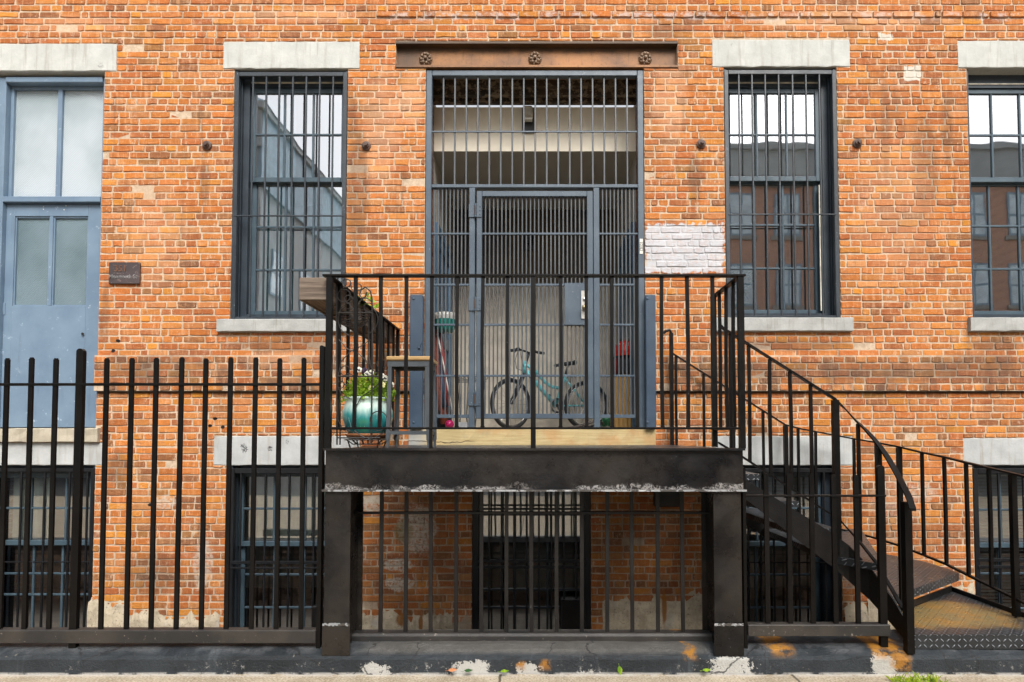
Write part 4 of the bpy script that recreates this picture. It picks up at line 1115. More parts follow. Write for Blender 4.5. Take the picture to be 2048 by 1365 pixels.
# landing railing
zt = PZ(552,YF); zbr = PZ(857,YF)
rail = thing('landing_railing', 'black iron railing around the front and left side of the landing', 'railing', (0,YF,deckz))
yr = YF+.0
tp = MB(); xa, xb = PX(653,yr,552), PX(1486,yr,552)
tp.cbox(xa-.02,xb+.012,yr-.024,yr+.024,zt-.008,zt+.006,.004); tp.cbox(xa+.0,xa+.04,yr+.024,YW-.03,zt-.009,zt+.005,.004)
tp.cbox(xb-.04,xb+.002,yr+.024,4.43,zt-.009,zt+.005,.004)
tp.build('top_rail', M['black'], rail)
br = MB(); br.cbox(xa,xb,yr-.016,yr+.016,zbr-.007,zbr+.007,.003); br.cbox(xa+.005,xa+.032,yr+.016,YW-.03,zbr-.0075,zbr+.0065,.003); br.cbox(xb-.032,xb-.005,yr+.016,4.43,zbr-.0075,zbr+.0065,.003)
br.build('bottom_rail', M['black'], rail)
def post(x, y, z0, z1, s, name='post', parent=rail, m='black'):
    j1, j2 = (rng.uniform(-.005,.005), rng.uniform(-.003,.003)) if name == 'baluster' else (0,0)
    b_ = MB(); zm_ = z0+(z1-z0)*rng.uniform(.4,.6); b_.bar((x,y,z0),(x+j1,y+j2,zm_),s,s,(0,1,0)); b_.bar((x+j1,y+j2,zm_),(x,y,z1),s,s,(0,1,0))
    if name == 'baluster':
        for zz in (z0+.004,z1-.006): b_.ball((x,y,zz),s*.72,s*.72,.007,8,5)
    b_.build(name, M[m], parent)
post(PX(659.5,yr,700)-.004, yr, deckz, zt-.008, .036); post(PX(1482,yr,700), yr, deckz, zt-.008, .036); post(PX(1066.5,yr,700), yr, deckz, zt-.008, .032)
for u in (710,760.5,812,863,914,965.5,1015,1121,1173,1224,1274,1324,1375,1426): post(PX(u,yr,700), yr, zbr+.007 if u not in (863,) else deckz, zt-.008, .021, 'baluster')
xl = xa+.018; ys = np.linspace(YF+.2, YW-.22, 9)
for y in ys: post(xl, y, zbr+.0065, zt-.009, .02, 'baluster')
post(xl, YW-.055, deckz, zt-.009, .03)
xr_ = xb-.018
for y in (3.97,4.12,4.27): post(xr_, y, zbr+.0065, zt-.009, .02, 'baluster')
post(xr_, 4.415, deckz, zt-.009, .036)

# ------------------------------------------------------------------ stairs
stair = thing('staircase', 'winding black steel stairs turning from the landing down to the sidewalk', 'stairs', (2.4,4.4,0))
T = [([(2.405,3.868),(3.60,3.868),(3.50,4.13),(3.40,4.93),(2.52,4.27)], .226, 'tread_rusty', .092),
     ([(2.395,4.08),(3.35,4.79),(3.36,5.2),(3.13,5.74),(2.62,5.0),(2.36,4.30)], .41, 'tread', .06),
     ([(2.385,4.13),(3.10,5.745),(2.17,5.745),(2.17,4.43)], .61, 'tread', .05),
     ([(2.22,4.43),(2.22,5.745),(1.88,5.745),(1.88,4.43)], .81, 'tread', .045),
     ([(1.94,4.43),(1.94,5.745),(1.60,5.745),(1.60,4.43)], 1.01, 'tread', .045),
     ([(1.66,4.43),(1.66,5.745),(1.345,5.745),(1.345,4.43)], 1.21, 'tread', .045)]
for poly, z, m, th in T:
    t_ = MB()
    if m == 'tread_rusty':
        t_.prism(poly, z-.012, z)
        t_.box(2.405,3.60,3.861,3.8675,z-th,z-.001)
    elif th == .06:
        t_.prism(poly, z-.012, z)
        a, b = Vector((*poly[0],0)), Vector((*poly[1],0)); d = (b-a).normalized(); nrm = Vector((d.y,-d.x,0))*.006
        t_.prism([(a.x,a.y),(a.x+nrm.x,a.y+nrm.y),(b.x+nrm.x,b.y+nrm.y),(b.x,b.y)], z-.062, z-.0005)
    else: t_.prism(poly, z-th, z)
    t_.build('tread', M[m], stair, label='rust stained diamond plate tread at the foot of the stairs' if m == 'tread_rusty' else None)
an = MB(); an.bar((2.52,4.285,.245),(3.40,4.945,.245),.012,.05); an.build('tread_bracket', M['black_worn'], stair)
def plate(pts, th, name, m, parent):
    mb = MB(); n = len(pts)
    for i,(x,y,zt_,zb_) in enumerate(pts):
        p0 = pts[max(i-1,0)]; p1 = pts[min(i+1,n-1)]
        d = Vector((p1[0]-p0[0],p1[1]-p0[1],0)).normalized(); nn = Vector((-d.y,d.x,0))*th/2
        mb.v += [(x-nn.x,y-nn.y,zb_),(x+nn.x,y+nn.y,zb_),(x+nn.x,y+nn.y,zt_),(x-nn.x,y-nn.y,zt_)]
    for i in range(n-1):
        a, b = 4*i, 4*i+4
        for k in range(4): mb.f.append((a+k, b+k, b+(k+1)%4, a+(k+1)%4))
    mb.f += [(0,1,2,3),(4*n-1,4*n-2,4*n-3,4*n-4)]
    return mb.build(name, m, parent)
plate([(1.33,4.41,1.27,1.08),(1.55,4.41,1.165,1.02),(2.18,4.41,.775,.525),(2.27,4.37,.70,.44),(2.35,4.25,.57,.34),(2.395,4.05,.40,.22),(2.405,3.9,.27,.15)], .012, 'stringer', M['black_worn'], stair)
plate([(1.33,5.765,1.25,1.12),(2.2,5.765,.68,.52),(2.7,5.765,.5,.40),(3.1,5.76,.35,.26)], .012, 'stringer', M['black_worn'], stair)
plate([(3.405,4.95,.26,.15),(3.405,3.9,.26,.15)], .012, 'stringer', M['black_worn'], stair)
for x, z in ((1.62,1.0),(1.9,.8),(2.19,.6)): MB().box(x,x+.05,4.418,5.745,z-.04,z+.0).build('tread_bracket', M['black_worn'], stair)

def lerp_path(path, t):
    n = len(path)-1; i = min(int(t*n), n-1); f = t*n-i
    return path[i].lerp(path[i+1], f)
def at_u(path, u):
    for a, b in zip(path, path[1:]):
        ua, ub = a.x/a.y, b.x/b.y; k = (u-CX)/FPX
        if min(ua,ub)-1e-6 <= k <= max(ua,ub)+1e-6 and abs(ub-ua) > 1e-6:
            # solve for the point of this segment seen at column u
            f = (k*a.y - a.x)/((b.x-a.x)-k*(b.y-a.y)); return a.lerp(b, f)
    return None
def ribbon(path, w_, h_, name, m, parent):
    mb = MB(); n = len(path); off = []
    for i, p in enumerate(path):
        d = (path[min(i+1,n-1)]-path[max(i-1,0)]); a = Vector((d.y,-d.x,0)).normalized()*w_/2; up_ = Vector((0,0,h_/2))
        mb.v += [tuple(p-a-up_),tuple(p+a-up_),tuple(p+a+up_),tuple(p-a+up_)]
    for i in range(n-1):
        a, b = 4*i, 4*i+4
        for k in range(4): mb.f.append((a+(k+1)%4, b+(k+1)%4, b+k, a+k))
    mb.f += [(3,2,1,0),(4*n-4,4*n-3,4*n-2,4*n-1)]
    return mb.build(name, m, parent)
ir = thing('stair_railing', 'black stair railing with the curled handrail on the near side of the steps', 'railing', (2.38,3.85,.12))
it = [P(1440,650,4.41),P(1447,658,4.41),P(1670,799,4.41),P(1691,819,4.39),P(1711,841,4.35),P(1730,859,4.31),P(1747,877,4.25),P(1762,896,4.19),P(1775,915,4.12),P(1787,935,4.05),P(1798,955,3.97),P(1808,975,3.88),P(1818,995,3.80),P(1826,1020,3.72)]
ibm = [P(1437,886,4.41),P(1486,915,4.41),P(1680,1041,4.41),P(1720,1085,4.32),P(1754,1128,4.18),P(1782,1176,4.02),P(1806,1219,3.88)]
ribbon(it, .036, .016, 'handrail', M['black'], ir); ribbon(ibm, .022, .016, 'lower_rail', M['black'], ir)
for u, du, s in ((1462,0,.02),(1499,0,.021),(1541,0,.021),(1581,0,.021),(1622,0,.021),(1716,0,.021),(1758,0,.021),(1796,0,.021)):
    a, b = at_u(it, u), at_u(ibm, u)
    if a and b:
        y = min(a.y, b.y) if u < 1680 else a.y
        post(a.x, a.y, b.z if u < 1680 else b.z, a.z-.008, s, 'baluster', ir)
a = at_u(it, 1671); post(a.x, 4.41, .60, a.z-.006, .042, 'post', ir)
a = P(1812,1004,3.835); post(a.x, 3.835, .12, a.z, .046, 'post', ir)
orr = thing('stair_railing', 'black stair railing running along the brick wall on the far side of the steps', 'railing', (2.4,5.7,.6))
ot = [P(1338,662,5.735),P(1341,705,5.7),P(1570,850,5.7),P(1600,858,5.69),P(1707,878,5.6),P(1750,885,5.46),P(1797,894,5.3),P(1842,905,5.13),P(1886,914,4.92),P(1930,925,4.68),P(2048,953,4.12),P(2110,975,3.9)]
ob_ = [Vector((p.x,p.y,p.z-.87)) for p in ot[1:]]
ribbon(ot[1:], .030, .014, 'handrail', M['black'], orr); ribbon(ob_, .022, .016, 'lower_rail', M['black'], orr)
hk = MB(); p_ = ot[0]
hk.tube([(p_.x+.01,5.70,ot[1].z),(p_.x+.01,5.70,p_.z-.02),(p_.x-.0,5.70,p_.z),(p_.x-.035,5.70,p_.z-.006),(p_.x-.06,5.70,p_.z-.03)], .014, 8); hk.build('handrail', M['black'], orr)
post(p_.x+.012, 5.70, deckz, p_.z-.03, .034, 'post', orr)
for u in (1353,1408,1467,1526,1596,1631,1707,1751,1842.5,1886.5,1930,1975):
    a, b = at_u(ot[1:], u), at_u(ob_, u)
    if a: post(a.x, a.y, a.z-.87, a.z-.006, .022, 'baluster', orr)
for u, z in ((1571,.75),(1797,.40),(2022,.235)):
    a = at_u(ot[1:], u)
    if a: post(a.x, a.y, z, a.z-.006, .036, 'post', orr)

# ------------------------------------------------------------------ street fences
def picket_fence(name, label, pick_us, vref, vtop, vbot, w_, rail_v, rail_h, base, u0, u1, y, posts, tip=True, m='black_pole', base_round=False):
    f = thing(name, label, 'fence', (PX((u0+u1)/2,y,1250), y, zc), 'street fence sections')
    for u in pick_us:
        x = PX(u,y,vref); zt_ = PZ(vtop,y) + rng.uniform(-.004,.004); b = MB(); dx = rng.uniform(-.004,.004)
        b.bar((x+dx*.0,y,PZ(vbot,y)),(x+dx,y,zt_-(.008 if tip else 0)), w_, w_*.55, (0,1,0))
        if tip: b.bar((x+dx,y,zt_-.0085),(x+dx,y,zt_), w_*.72, w_*.4, (0,1,0))
        b.build('picket', M[m], f)
    xa_, xb_ = PX(u0,y,900), PX(u1,y,900)
    z = PZ(rail_v,y); MB().cbox(xa_,xb_,y-w_*.5-.003,y+w_*.5+.003,z-rail_h/2,z+rail_h/2,.002).build('rail', M[m], f)
    za, zb_ = PZ(base[1],y), PZ(base[0],y)
    r = MB()
    if base_round: r.cbox(xa_,xb_,y-.05,y+.045,za,zb_,.02)
    else: r.cbox(xa_,xb_,y-.035,y+.035,za,zb_,.004)
    r.build('base_rail', M['rail_worn'], f)
    for u, vr, vt, wp, dp in posts:
        x = PX(u,y,vr); z1_ = PZ(vt,y); hw = wp/2
        pts = [(x-hw,zc-.04),(x+hw,zc-.04),(x+hw,z1_-hw*.9)] + [(x+hw*math.cos(a), z1_-hw*.9+hw*.9*math.sin(a)) for a in np.linspace(.3,math.pi-.3,7)] + [(x-hw,z1_-hw*.9)]
        MB().prism_y(pts, y-dp/2, y+dp/2).build('post', M[m], f)
    return f
picket_fence('iron_fence', 'tall black picket fence left of the landing in front of the blue door',
    [-36,15,63,111.5,214,264.5,313,362.5,412,461,510.5,559.5,608.5], 760, 716, 1260, .0275, 769.5, .017, (1258,1284), -45, 640, YI,
    [(161.5,760,698,.046,.03),(645,760,692,.026,.045)])
picket_fence('iron_fence', 'black bar fence under the landing between its two columns',
    [762,812,862,912.5,963,1013,1063,1113,1163.5,1214,1264,1315,1365], 1120, 975, 1266, .025, 1026, .016, (1264,1283), 702, 1428, 4.03, [], False, 'black_worn', True)
picket_fence('iron_fence', 'low black picket fence between the landing column and the stairs',
    [1534,1578.5,1624,1669.5,1714], 1100, 949, 1250, .029, 992, .013, (1247,1270), 1488, 1768, YI,
    [(1488,1100,935,.02,.04),(1763,1100,931,.045,.03)])

# ------------------------------------------------------------------ things on the landing
# long wooden trough on the left railing
tr_x1 = xl-.022; tr_x0 = tr_x1-.185; zt0_, zt1_ = PZ(599,YF+.04), PZ(553,YF+.04)
tro = thing('planter_trough', 'long weathered wooden planter trough hung outside the left landing railing', 'planter', (tr_x0,YF+.05,zt0_))
y0, y1 = YF+.045, YW-.12
b = MB(); b.box(tr_x0+.018,tr_x1-.018,y0+.02,y1-.02,zt0_,zt0_+.02); b.build('bottom_board', M['trough'], tro)
for x in (tr_x0, tr_x1-.018): MB().cbox(x,x+.018,y0+.02,y1-.02,zt0_-.008,zt1_+rng.uniform(-.004,.004),.004).build('side_board', M['trough'], tro)
for y in (y0, y1-.02): MB().cbox(tr_x0-.006,tr_x1+.004,y,y+.02,zt0_-.004,zt1_-.006,.005).build('end_board', M['trough_end'], tro)
MB().box(tr_x0+.018,tr_x1-.018,y0+.02,y1-.02,zt1_-.05,zt1_-.035).build('soil', M['areaway'], tro)
for y in (4.35,5.1): MB().bar((tr_x1-.003,y,zt0_-.012),(tr_x0,y,zt0_-.012),.03,.006).build('bracket', M['black'], tro)
tb_ = MB()
for y in (4.2,4.75,5.35): tb_.box(tr_x0,tr_x1,y,y+.02,zt0_-.006,zt0_-.0005)
tb_.build('batten', M['trough_end'], tro)

def leafquad(mb, c, d, n, L, W):
    d = d.normalized(); s = d.cross(n).normalized(); m_ = c + d*L*.5 + n*L*.12
    mb.add([c, m_+s*W/2, c+d*L, m_-s*W/2], [(0,1,2),(0,2,3)])
def rv(): return Vector((rng.gauss(0,1),rng.gauss(0,1),rng.gauss(0,1))).normalized()
sp = MB(); base = P(730,602,4.55); root = Vector((tr_x1-.08,4.55,zt1_-.04))
for i in range(4):
    a = root+Vector((.02*i,-.05+.04*i,0)); tip_ = P((735,742,752,728)[i],(596,604,618,612)[i],4.6); sp.tube([a,a.lerp(tip_,.6)+Vector((0,0,.03)),tip_],.0025,5)
    for k in range(2): leafquad(sp, tip_, Vector((rng.uniform(-.6,.8),rng.uniform(-.4,.4),rng.uniform(-.3,.8))), Vector((0,-1,.4)), rng.uniform(.035,.06), .03)
solo(sp, 'seedling', M['leaf'], 'small green seedling growing at the near part of the wooden trough', 'plant', root)

# wire plant stand with scrolls
def spiral(c, r0, r1, a0, a1, n=22, y=None):
    return [Vector((c[0]+(r0+(r1-r0)*i/n)*math.cos(a0+(a1-a0)*i/n), c[1], c[2]+(r0+(r1-r0)*i/n)*math.sin(a0+(a1-a0)*i/n))) for i in range(n+1)]
YT = 4.02
ws = thing('plant_stand', 'tall scrolled wire plant stand in the left corner of the landing', 'plant stand', (P(709,890,YT).x,YT,deckz))
Q = lambda u, v, dy=0: P(u, v, YT+dy)
sc = YT/1200
fr = MB(); rr = .0055
fr.tube([Q(674,890),Q(673,570),Q(676,556),Q(684,552),Q(692,558),Q(692,570),Q(686,577)], rr); fr.tube([Q(742,890),Q(745,700),Q(744,600),Q(741,583),Q(731,575),Q(722,580),Q(719,590),Q(724,597),Q(731,594),Q(733,585)], rr)
for dx in (0,1): fr.tube([Q(680+dx*56,890,.24),Q(681+dx*56,640,.22)], rr*.9)
fr.build('frame', M['wire'], ws)
scr = MB(); r2 = .0034
def circ(u,v,r,a0=0,a1=2*math.pi,r_=r2,k=1.0): scr.tube(spiral(tuple(Q(u,v)), r*sc, r*sc*k, a0, a1, 20), r_, 6)
circ(693,567,9,2.6,-3.4,.0045,.85); circ(716,575,7,3.6,-1.6); circ(688,592,13); circ(697,599,8,0,6.0); circ(737,615,9,.3,6.2); circ(731,610,13,0,3.2)
scr.tube([Q(702,566),Q(703,578),Q(708,584),Q(712,584)], r2); scr.tube([Q(676,630),Q(683,615),Q(697,606),Q(708,622)], r2)
circ(709,640,33,2.2,4.4); circ(709,672,36,1.2,2.6); circ(726,640,30,-1.2,.8)
scr.tube([Q(678,680),Q(694,698),Q(715,706),Q(733,722),Q(738,745)], r2); scr.tube([Q(741,680),Q(722,693),Q(700,704),Q(682,724),Q(677,750)], r2)
circ(691,742,10,.2,5.8); circ(697,760,12,0,4.5); circ(763,728,9,0,6.2); scr.tube([Q(739,715),Q(742,735),Q(752,748),Q(763,738)], r2)
circ(681,770,7); scr.tube([Q(677,745),Q(676,775),Q(684,792),Q(700,797)], r2); scr.tube([Q(770,755),Q(750,775),Q(722,795),Q(709,820),Q(706,835)], r2)
circ(757,840,17,.2,3.4); circ(757,845,17,3.4,5.8); scr.tube([Q(676,800),Q(676,840),Q(684,856),Q(700,862)], r2)
scr.tube([Q(709,862),Q(722,872),Q(742,880),Q(768,866)], r2)
scr.build('scrollwork', M['wire'], ws)
bk = MB(); cb_ = Q(708,625,.12); rx = 33*sc
for k in range(7):
    f = k/6; r_ = rx*math.sqrt(max(.02,1-f*f*.92)); z = cb_.z - f*.105
    bk.tube([(cb_.x+r_*math.cos(t_),cb_.y+r_*math.sin(t_),z) for t_ in np.linspace(0,2*math.pi,28)[:-1]], .0028, 5, True)
for k in range(12):
    t_ = 2*math.pi*k/12; bk.tube([(cb_.x+rx*math.sqrt(max(.02,1-f*f*.92))*math.cos(t_),cb_.y+rx*math.sqrt(max(.02,1-f*f*.92))*math.sin(t_),cb_.z-f*.105) for f in np.linspace(0,1,7)], .0022, 5)
bk.build('basket', M['wire'], ws)
for v, y_, ua, ub in ((626,0,674,744),(753,0,674,760),(876,0,674,760)):
    sh = MB(); sh.tube([Q(ua,v),Q(ub,v)],.005)
    if v != 626:
        for k in range(6): sh.tube([Q(ua,v,.05*k),Q(ub,v,.05*k)],.003)
        for k in (0,.25): sh.tube([Q(ua,v,0),Q(ua,v,.25)],.003); sh.tube([Q(ub,v,0),Q(ub,v,.25)],.003)
    sh.build('shelf', M['wire'], ws)
# low wire rest, saucer, pot, pansies
YP = 4.19
pcx = P(735.5,830,YP).x
rs = MB(); zr = PZ(880,YP)
rs.tube([(pcx+.15*math.cos(t_),YP+.15*math.sin(t_),zr) for t_ in np.linspace(0,2*math.pi,30)[:-1]],.005,6,True); rs.tube([(pcx+.10*math.cos(t_),YP+.10*math.sin(t_),zr-.03) for t_ in np.linspace(0,2*math.pi,30)[:-1]],.004,6,True)
for k in range(4):
    a = math.pi/4+math.pi/2*k; rs.tube([(pcx+.15*math.cos(a),YP+.15*math.sin(a),zr),(pcx+.13*math.cos(a),YP+.13*math.sin(a),deckz)],.005); rs.tube([(pcx,YP,zr),(pcx+.15*math.cos(a),YP+.15*math.sin(a),zr)],.004)
for k in range(12):
    a = math.pi/6*k; rs.tube([(pcx+.145*math.cos(a),YP+.145*math.sin(a),zr),(pcx+.10*math.cos(a),YP+.10*math.sin(a),zr-.03)],.003,5)
solo(rs, 'plant_rest', M['wire'], 'low round wire rest under the terracotta saucer', 'plant stand', (pcx,YP,deckz))
sa = MB(); sa.lathe((pcx,YP,zr+.006), [(.001,.006),(.12,.006),(.125,.0),(.152,.03),(.152,.036),(.144,.036),(.125,.012),(.001,.012)], 40)
solo(sa, 'saucer', M['terracotta'], 'terracotta saucer beneath the teal glazed pot', 'saucer', (pcx,YP,zr), True)
zp = zr+.02; hp = PZ(797,YP)-zp
pt = MB(); k_ = hp/.25
pt.lathe((pcx,YP,zp), [(.001,0),(.112,0),(.13,.02*k_),(.158,.07*k_),(.174,.125*k_),(.172,.165*k_),(.158,.205*k_),(.15,.222*k_),(.158,.236*k_),(.166,.246*k_),(.162,.252*k_),(.148,.244*k_),(.138,.215*k_),(.001,.215*k_)], 56)
pot = solo(pt, 'flower_pot', M['glaze'], 'round teal drip glazed ceramic pot on the terracotta saucer', 'flower pot', (pcx,YP,zp), True)
pz = zp+.235*k_
pn = thing('pansy_plant', 'bushy bright green pansies with white and dark flowers in the teal pot', 'plant', (pcx,YP,pz))
fo = MB()
for i in range(1400):
    a = rng.uniform(0,2*math.pi); r_ = .165*math.sqrt(rng.random()); hh = .205*math.sqrt(max(0,1-(r_/.175)**2))*rng.uniform(.15,1.0)
    c = Vector((pcx+r_*math.cos(a)+(.012 if rng.random()<.5 else 0), YP+r_*math.sin(a), pz-.02+hh))
    d = Vector((math.cos(a)*r_*4,math.sin(a)*r_*4,0))+rv()*.9+Vector((0,0,.35))
    leafquad(fo, c, d, rv(), rng.uniform(.018,.04), rng.uniform(.009,.018))
for u, v in ((778,768),(792,785),(789,795),(693,775),(700,770)):
    tip_ = P(u,v,YP-.02); st_ = Vector((pcx+(tip_.x-pcx)*.5,YP,pz+.02)); fo.tube([st_,tip_],.002,5)
    for k in range(7): leafquad(fo, st_.lerp(tip_, rng.uniform(.5,1)), rv()+Vector((.0,-.3,.3)), rv(), rng.uniform(.02,.035), .012)
fo.build('foliage', M['leaf'], pn)
for (u, v, kind) in ((718,740,0),(729,741,1),(742,746,0),(771,757,0),(783,770,0),(776,763,1),(763,751,0),(741,775,2),(765,770,2),(734,748,0)):
    c = P(u,v,YP-.09 if kind == 2 else YP-.02); fl = MB(); s_ = .0105 if kind != 1 else .010
    for k in range(5):
        a = math.pi/2+2*math.pi*k/5+rng.uniform(-.2,.2); pc_ = c+Vector((math.cos(a)*s_*1.0,rng.uniform(-.004,.004),math.sin(a)*s_*1.0))
        fl.ball(pc_, s_*1.05, s_*.25, s_*1.05, 10, 6)
    f_ = fl.build('flower', M[('petal','petal_dark','petal_yellow')[kind]], pn)
    if kind == 0:
        ce = MB(); ce.ball(c+Vector((.003,-.006,-.003)),.008,.003,.006,8,5); ce.ball(c+Vector((-.007,-.005,.001)),.004,.003,.005,8,5); ce.build('flower_centre', M['petal_dark'], f_)
    st_ = MB(); st_.tube([c+Vector((0,.004,0)), Vector((c.x*.6+pcx*.4,YP,pz+.03))],.0016,5); st_.build('stem', M['leaf'], f_)

# stool
YS0, YS1 = 4.10, 4.38
st = thing('bar_stool', 'small stool with varnished wood seat and grey steel legs on the landing', 'stool', (P(816,893,YS0).x,YS0,deckz))
xs0, xs1 = P(775,715,YS0).x, P(858,715,YS0).x; zst = PZ(713,YS0)
seat = MB(); seat.cbox(xs0-.008,xs1+.012,YS0-.012,YS1+.012,zst-.03,zst,.012); seat.build('seat', M['stool_wood'], st)
ap = MB(); ap.box(xs0,xs1,YS0,YS0+.012,zst-.07,zst-.03); ap.box(xs0,xs1,YS1-.012,YS1,zst-.07,zst-.03); ap.box(xs0,xs0+.012,YS0+.012,YS1-.012,zst-.07,zst-.03); ap.box(xs1-.012,xs1,YS0+.012,YS1-.012,zst-.07,zst-.03)
ap.build('apron', M['stool_metal'], st)
for x in (xs0+.008,xs1-.022):
    for y in (YS0+.002,YS1-.03):
        dx = -.012 if x < (xs0+xs1)/2 else .012; lg = MB()
        lg.bar((x+.008,y+.014,zst-.03),(x+.008+dx,y+.014,deckz+.05),.027,.027,(0,1,0)); lg.bar((x+.008+dx,y+.014,deckz+.05),(x+.008+dx*1.1,y+.014,deckz),.018,.018,(0,1,0)); lg.build('leg', M['stool_metal'], st)
zq = PZ(866,YS0)
sr = MB(); sr.box(xs0,xs1,YS0+.006,YS0+.022,zq-.012,zq+.012); sr.box(xs0,xs1,YS1-.022,YS1-.006,zq-.012,zq+.012); sr.box(xs0+.0,xs0+.015,YS0+.022,YS1-.022,zq-.011,zq+.011); sr.box(xs1-.015,xs1,YS0+.022,YS1-.022,zq-.011,zq+.011)
sr.build('stretcher', M['stool_metal'], st)

# ------------------------------------------------------------------ things inside the gate
zf = gz0
# bicycle
YC = 7.62; slope = .42
def BP(u, v):                                   # point on the slanted plane of the bicycle
    k = (u-1100)/FPX; Y = YC/(1 - slope*k) if True else YC
    return P(u, v, Y)
RW = .325
fw, rw_ = BP(1022,808), BP(1173,808)
fw.z = rw_.z = zf+RW
bike = thing('bicycle', 'teal step-through bicycle with black tyres parked inside behind the gate', 'bicycle', ((fw.x+rw_.x)/2,(fw.y+rw_.y)/2,zf))
dirv = (rw_-fw); dirv.z = 0; dirv.normalize()
for c, turn in ((fw,.35),(rw_,.0)):
    d = Vector((dirv.x*math.cos(turn)-dirv.y*math.sin(turn), dirv.x*math.sin(turn)+dirv.y*math.cos(turn),0)); nrm = Vector((-d.y,d.x,0))
    ring_ = lambda r: [c+d*r*math.cos(t_)+Vector((0,0,r*math.sin(t_))) for t_ in np.linspace(0,2*math.pi,41)[:-1]]
    ty = MB(); ty.tube(ring_(RW-.022),.022,8,True); ty_o = None
    wheel = MB(); wheel.tube(ring_(RW-.05),.011,6,True); wheel.tube([c-nrm*.04,c+nrm*.04],.016,8)
    wo = wheel.build('wheel', M['chrome'], bike, True)
    ty.build('tyre', M['rubber'], wo, True)
    sk = MB()
    for k in range(20):
        a = 2*math.pi*k/20; sk.tube([c+nrm*.025*(1 if k%2 else -1), c+d*(RW-.055)*math.cos(a)+Vector((0,0,(RW-.055)*math.sin(a)))],.0014,4)
    sk.build('spokes', M['chrome'], wo)
bb_ = BP(1111,812); ht, hb = BP(1052,726), BP(1047,747); stt = BP(1131,750)
fr = MB(); fr.tube([ht+Vector((0,0,.02)),hb],.027,9); fr.tube([ht.lerp(hb,.6),bb_],.027,9); fr.tube([ht.lerp(hb,.15),BP(1072,744),BP(1090,765),BP(1103,774),BP(1121,777)],.021,9)
fr.tube([bb_,stt],.021,9); fr.tube([stt.lerp(bb_,.1),rw_],.013,7); fr.tube([bb_,rw_],.014,7); fr.lathe((0,0,0),[],3) if False else None
fr.build('frame', M['teal_paint'], bike, True)
fk = MB(); nrm = Vector((-dirv.y,dirv.x,0)); cr = hb+Vector((0,0,-.02))
for s_ in (-1,1): fk.tube([cr+nrm*.03*s_,cr.lerp(fw,.5)+nrm*.045*s_,fw+nrm*.045*s_],[.018,.017,.012],8)
fk.tube([cr-nrm*.05,cr+nrm*.05],.02,8); fk.tube([hb,cr],.018,8); fk.build('fork', M['plastic_black'], bike, True)
hbar = MB(); stem = BP(1058,706); hbar.tube([ht,stem],.016,8); hbar.tube([P(1024,701,7.30),P(1042,700,7.36),BP(1058,706),P(1072,705,7.62),P(1088,707,7.68)],.013,8)
hbar.build('handlebar', M['plastic_black'], bike, True)
for a, b in ((P(1022,701.5,7.30),P(1036,700,7.34)),(P(1074,705,7.62),P(1088,707,7.68))): MB().tube([a,b],.019,8).build('grip', M['rubber'], bike, True)
lv = MB(); lv.ball(P(1036,699,7.34),.03,.03,.028,8,6); lv.tube([P(1036,699,7.32),P(1028,707,7.28)],.006,5); lv.build('brake_lever', M['plastic_black'], bike, True); lv = MB(); lv.ball(P(1070,704,7.6),.025,.025,.022,8,6); lv.build('brake_lever', M['plastic_black'], bike, True)
cbk = MB(); cbk.tube([P(1036,702,7.33),P(1030,722,7.33),P(1033,737,7.38),P(1044,742,7.42)],.004,5); cbk.tube([P(1040,702,7.33),P(1044,724,7.33),P(1048,735,7.42)],.004,5); cbk.build('cable', M['rubber'], bike)
sd_ = MB(); sp0 = BP(1136,731)
sd_.tube([stt,sp0],.014,8); sd_.build('seat_post', M['plastic_black'], bike, True)
sdl = MB(); f0 = BP(1112,730); b0 = BP(1150,728); L_ = (b0-f0).length; dv = (b0-f0).normalized()
for i in range(7):
    t_ = i/6; w__ = .022+.055*t_**1.8; sdl.ball(f0+dv*L_*t_+Vector((0,0,.004*i-.01)), .03, w__, .022+.012*t_, 12, 8)
sdl.build('saddle', M['rubber'], bike, True)
ck = MB(); nn = nrm
ck.tube([bb_+d_*.0 for d_ in ()] or [bb_-nn*.055,bb_+nn*.055],.02,8); ck.tube([bb_-nn*.05+(dirv*math.cos(t_)+Vector((0,0,math.sin(t_))))*.085 for t_ in np.linspace(0,2*math.pi,25)[:-1]],.012,6,True)
ck.tube([bb_-nn*.06,bb_-nn*.06+dirv*.06-Vector((0,0,.15))],.011,6); ck.tube([bb_+nn*.06,bb_+nn*.06-dirv*.06+Vector((0,0,.15))],.011,6)
pe = bb_-nn*.06+dirv*.06-Vector((0,0,.15)); ck.box(pe.x-.04,pe.x+.04,pe.y-.1,pe.y,pe.z-.012,pe.z+.012)
ck.build('crankset', M['plastic_black'], bike)
# helmet on a dark bag on a bamboo drum
YD = 6.62
cD = P(1250,800,YD)
dr = thing('bamboo_drum', 'pale bamboo slatted drum standing behind the right gate bars', 'drum', (cD.x,YD,zf))
hd = PZ(752,YD)-zf; rd = .155
MB().lathe((cD.x,YD,zf),[(.001,0),(rd-.012,0),(rd-.01,hd),(.001,hd)],24).build('body', M['bamboo'], dr)
slm = MB()
for k in range(22):
    a = 2*math.pi*k/22; x, y = cD.x+rd*math.cos(a), YD+rd*math.sin(a); t_ = Vector((-math.sin(a),math.cos(a),0))*.0185
    n_ = Vector((math.cos(a),math.sin(a),0))*.006; q0 = Vector((x,y,0))
    slm.prism([tuple((q0-t_-n_)[:2]),tuple((q0+t_-n_)[:2]),tuple((q0+t_+n_)[:2]),tuple((q0-t_+n_)[:2])], zf+.008, zf+hd-.004)
slm.build('slats', M['bamboo'], dr)
bg_ = MB(); z0_ = zf+hd; pr = [(.001,0),(.145,0),(.15,.04),(.148,.14),(.138,.2),(.10,.225),(.001,.228)]
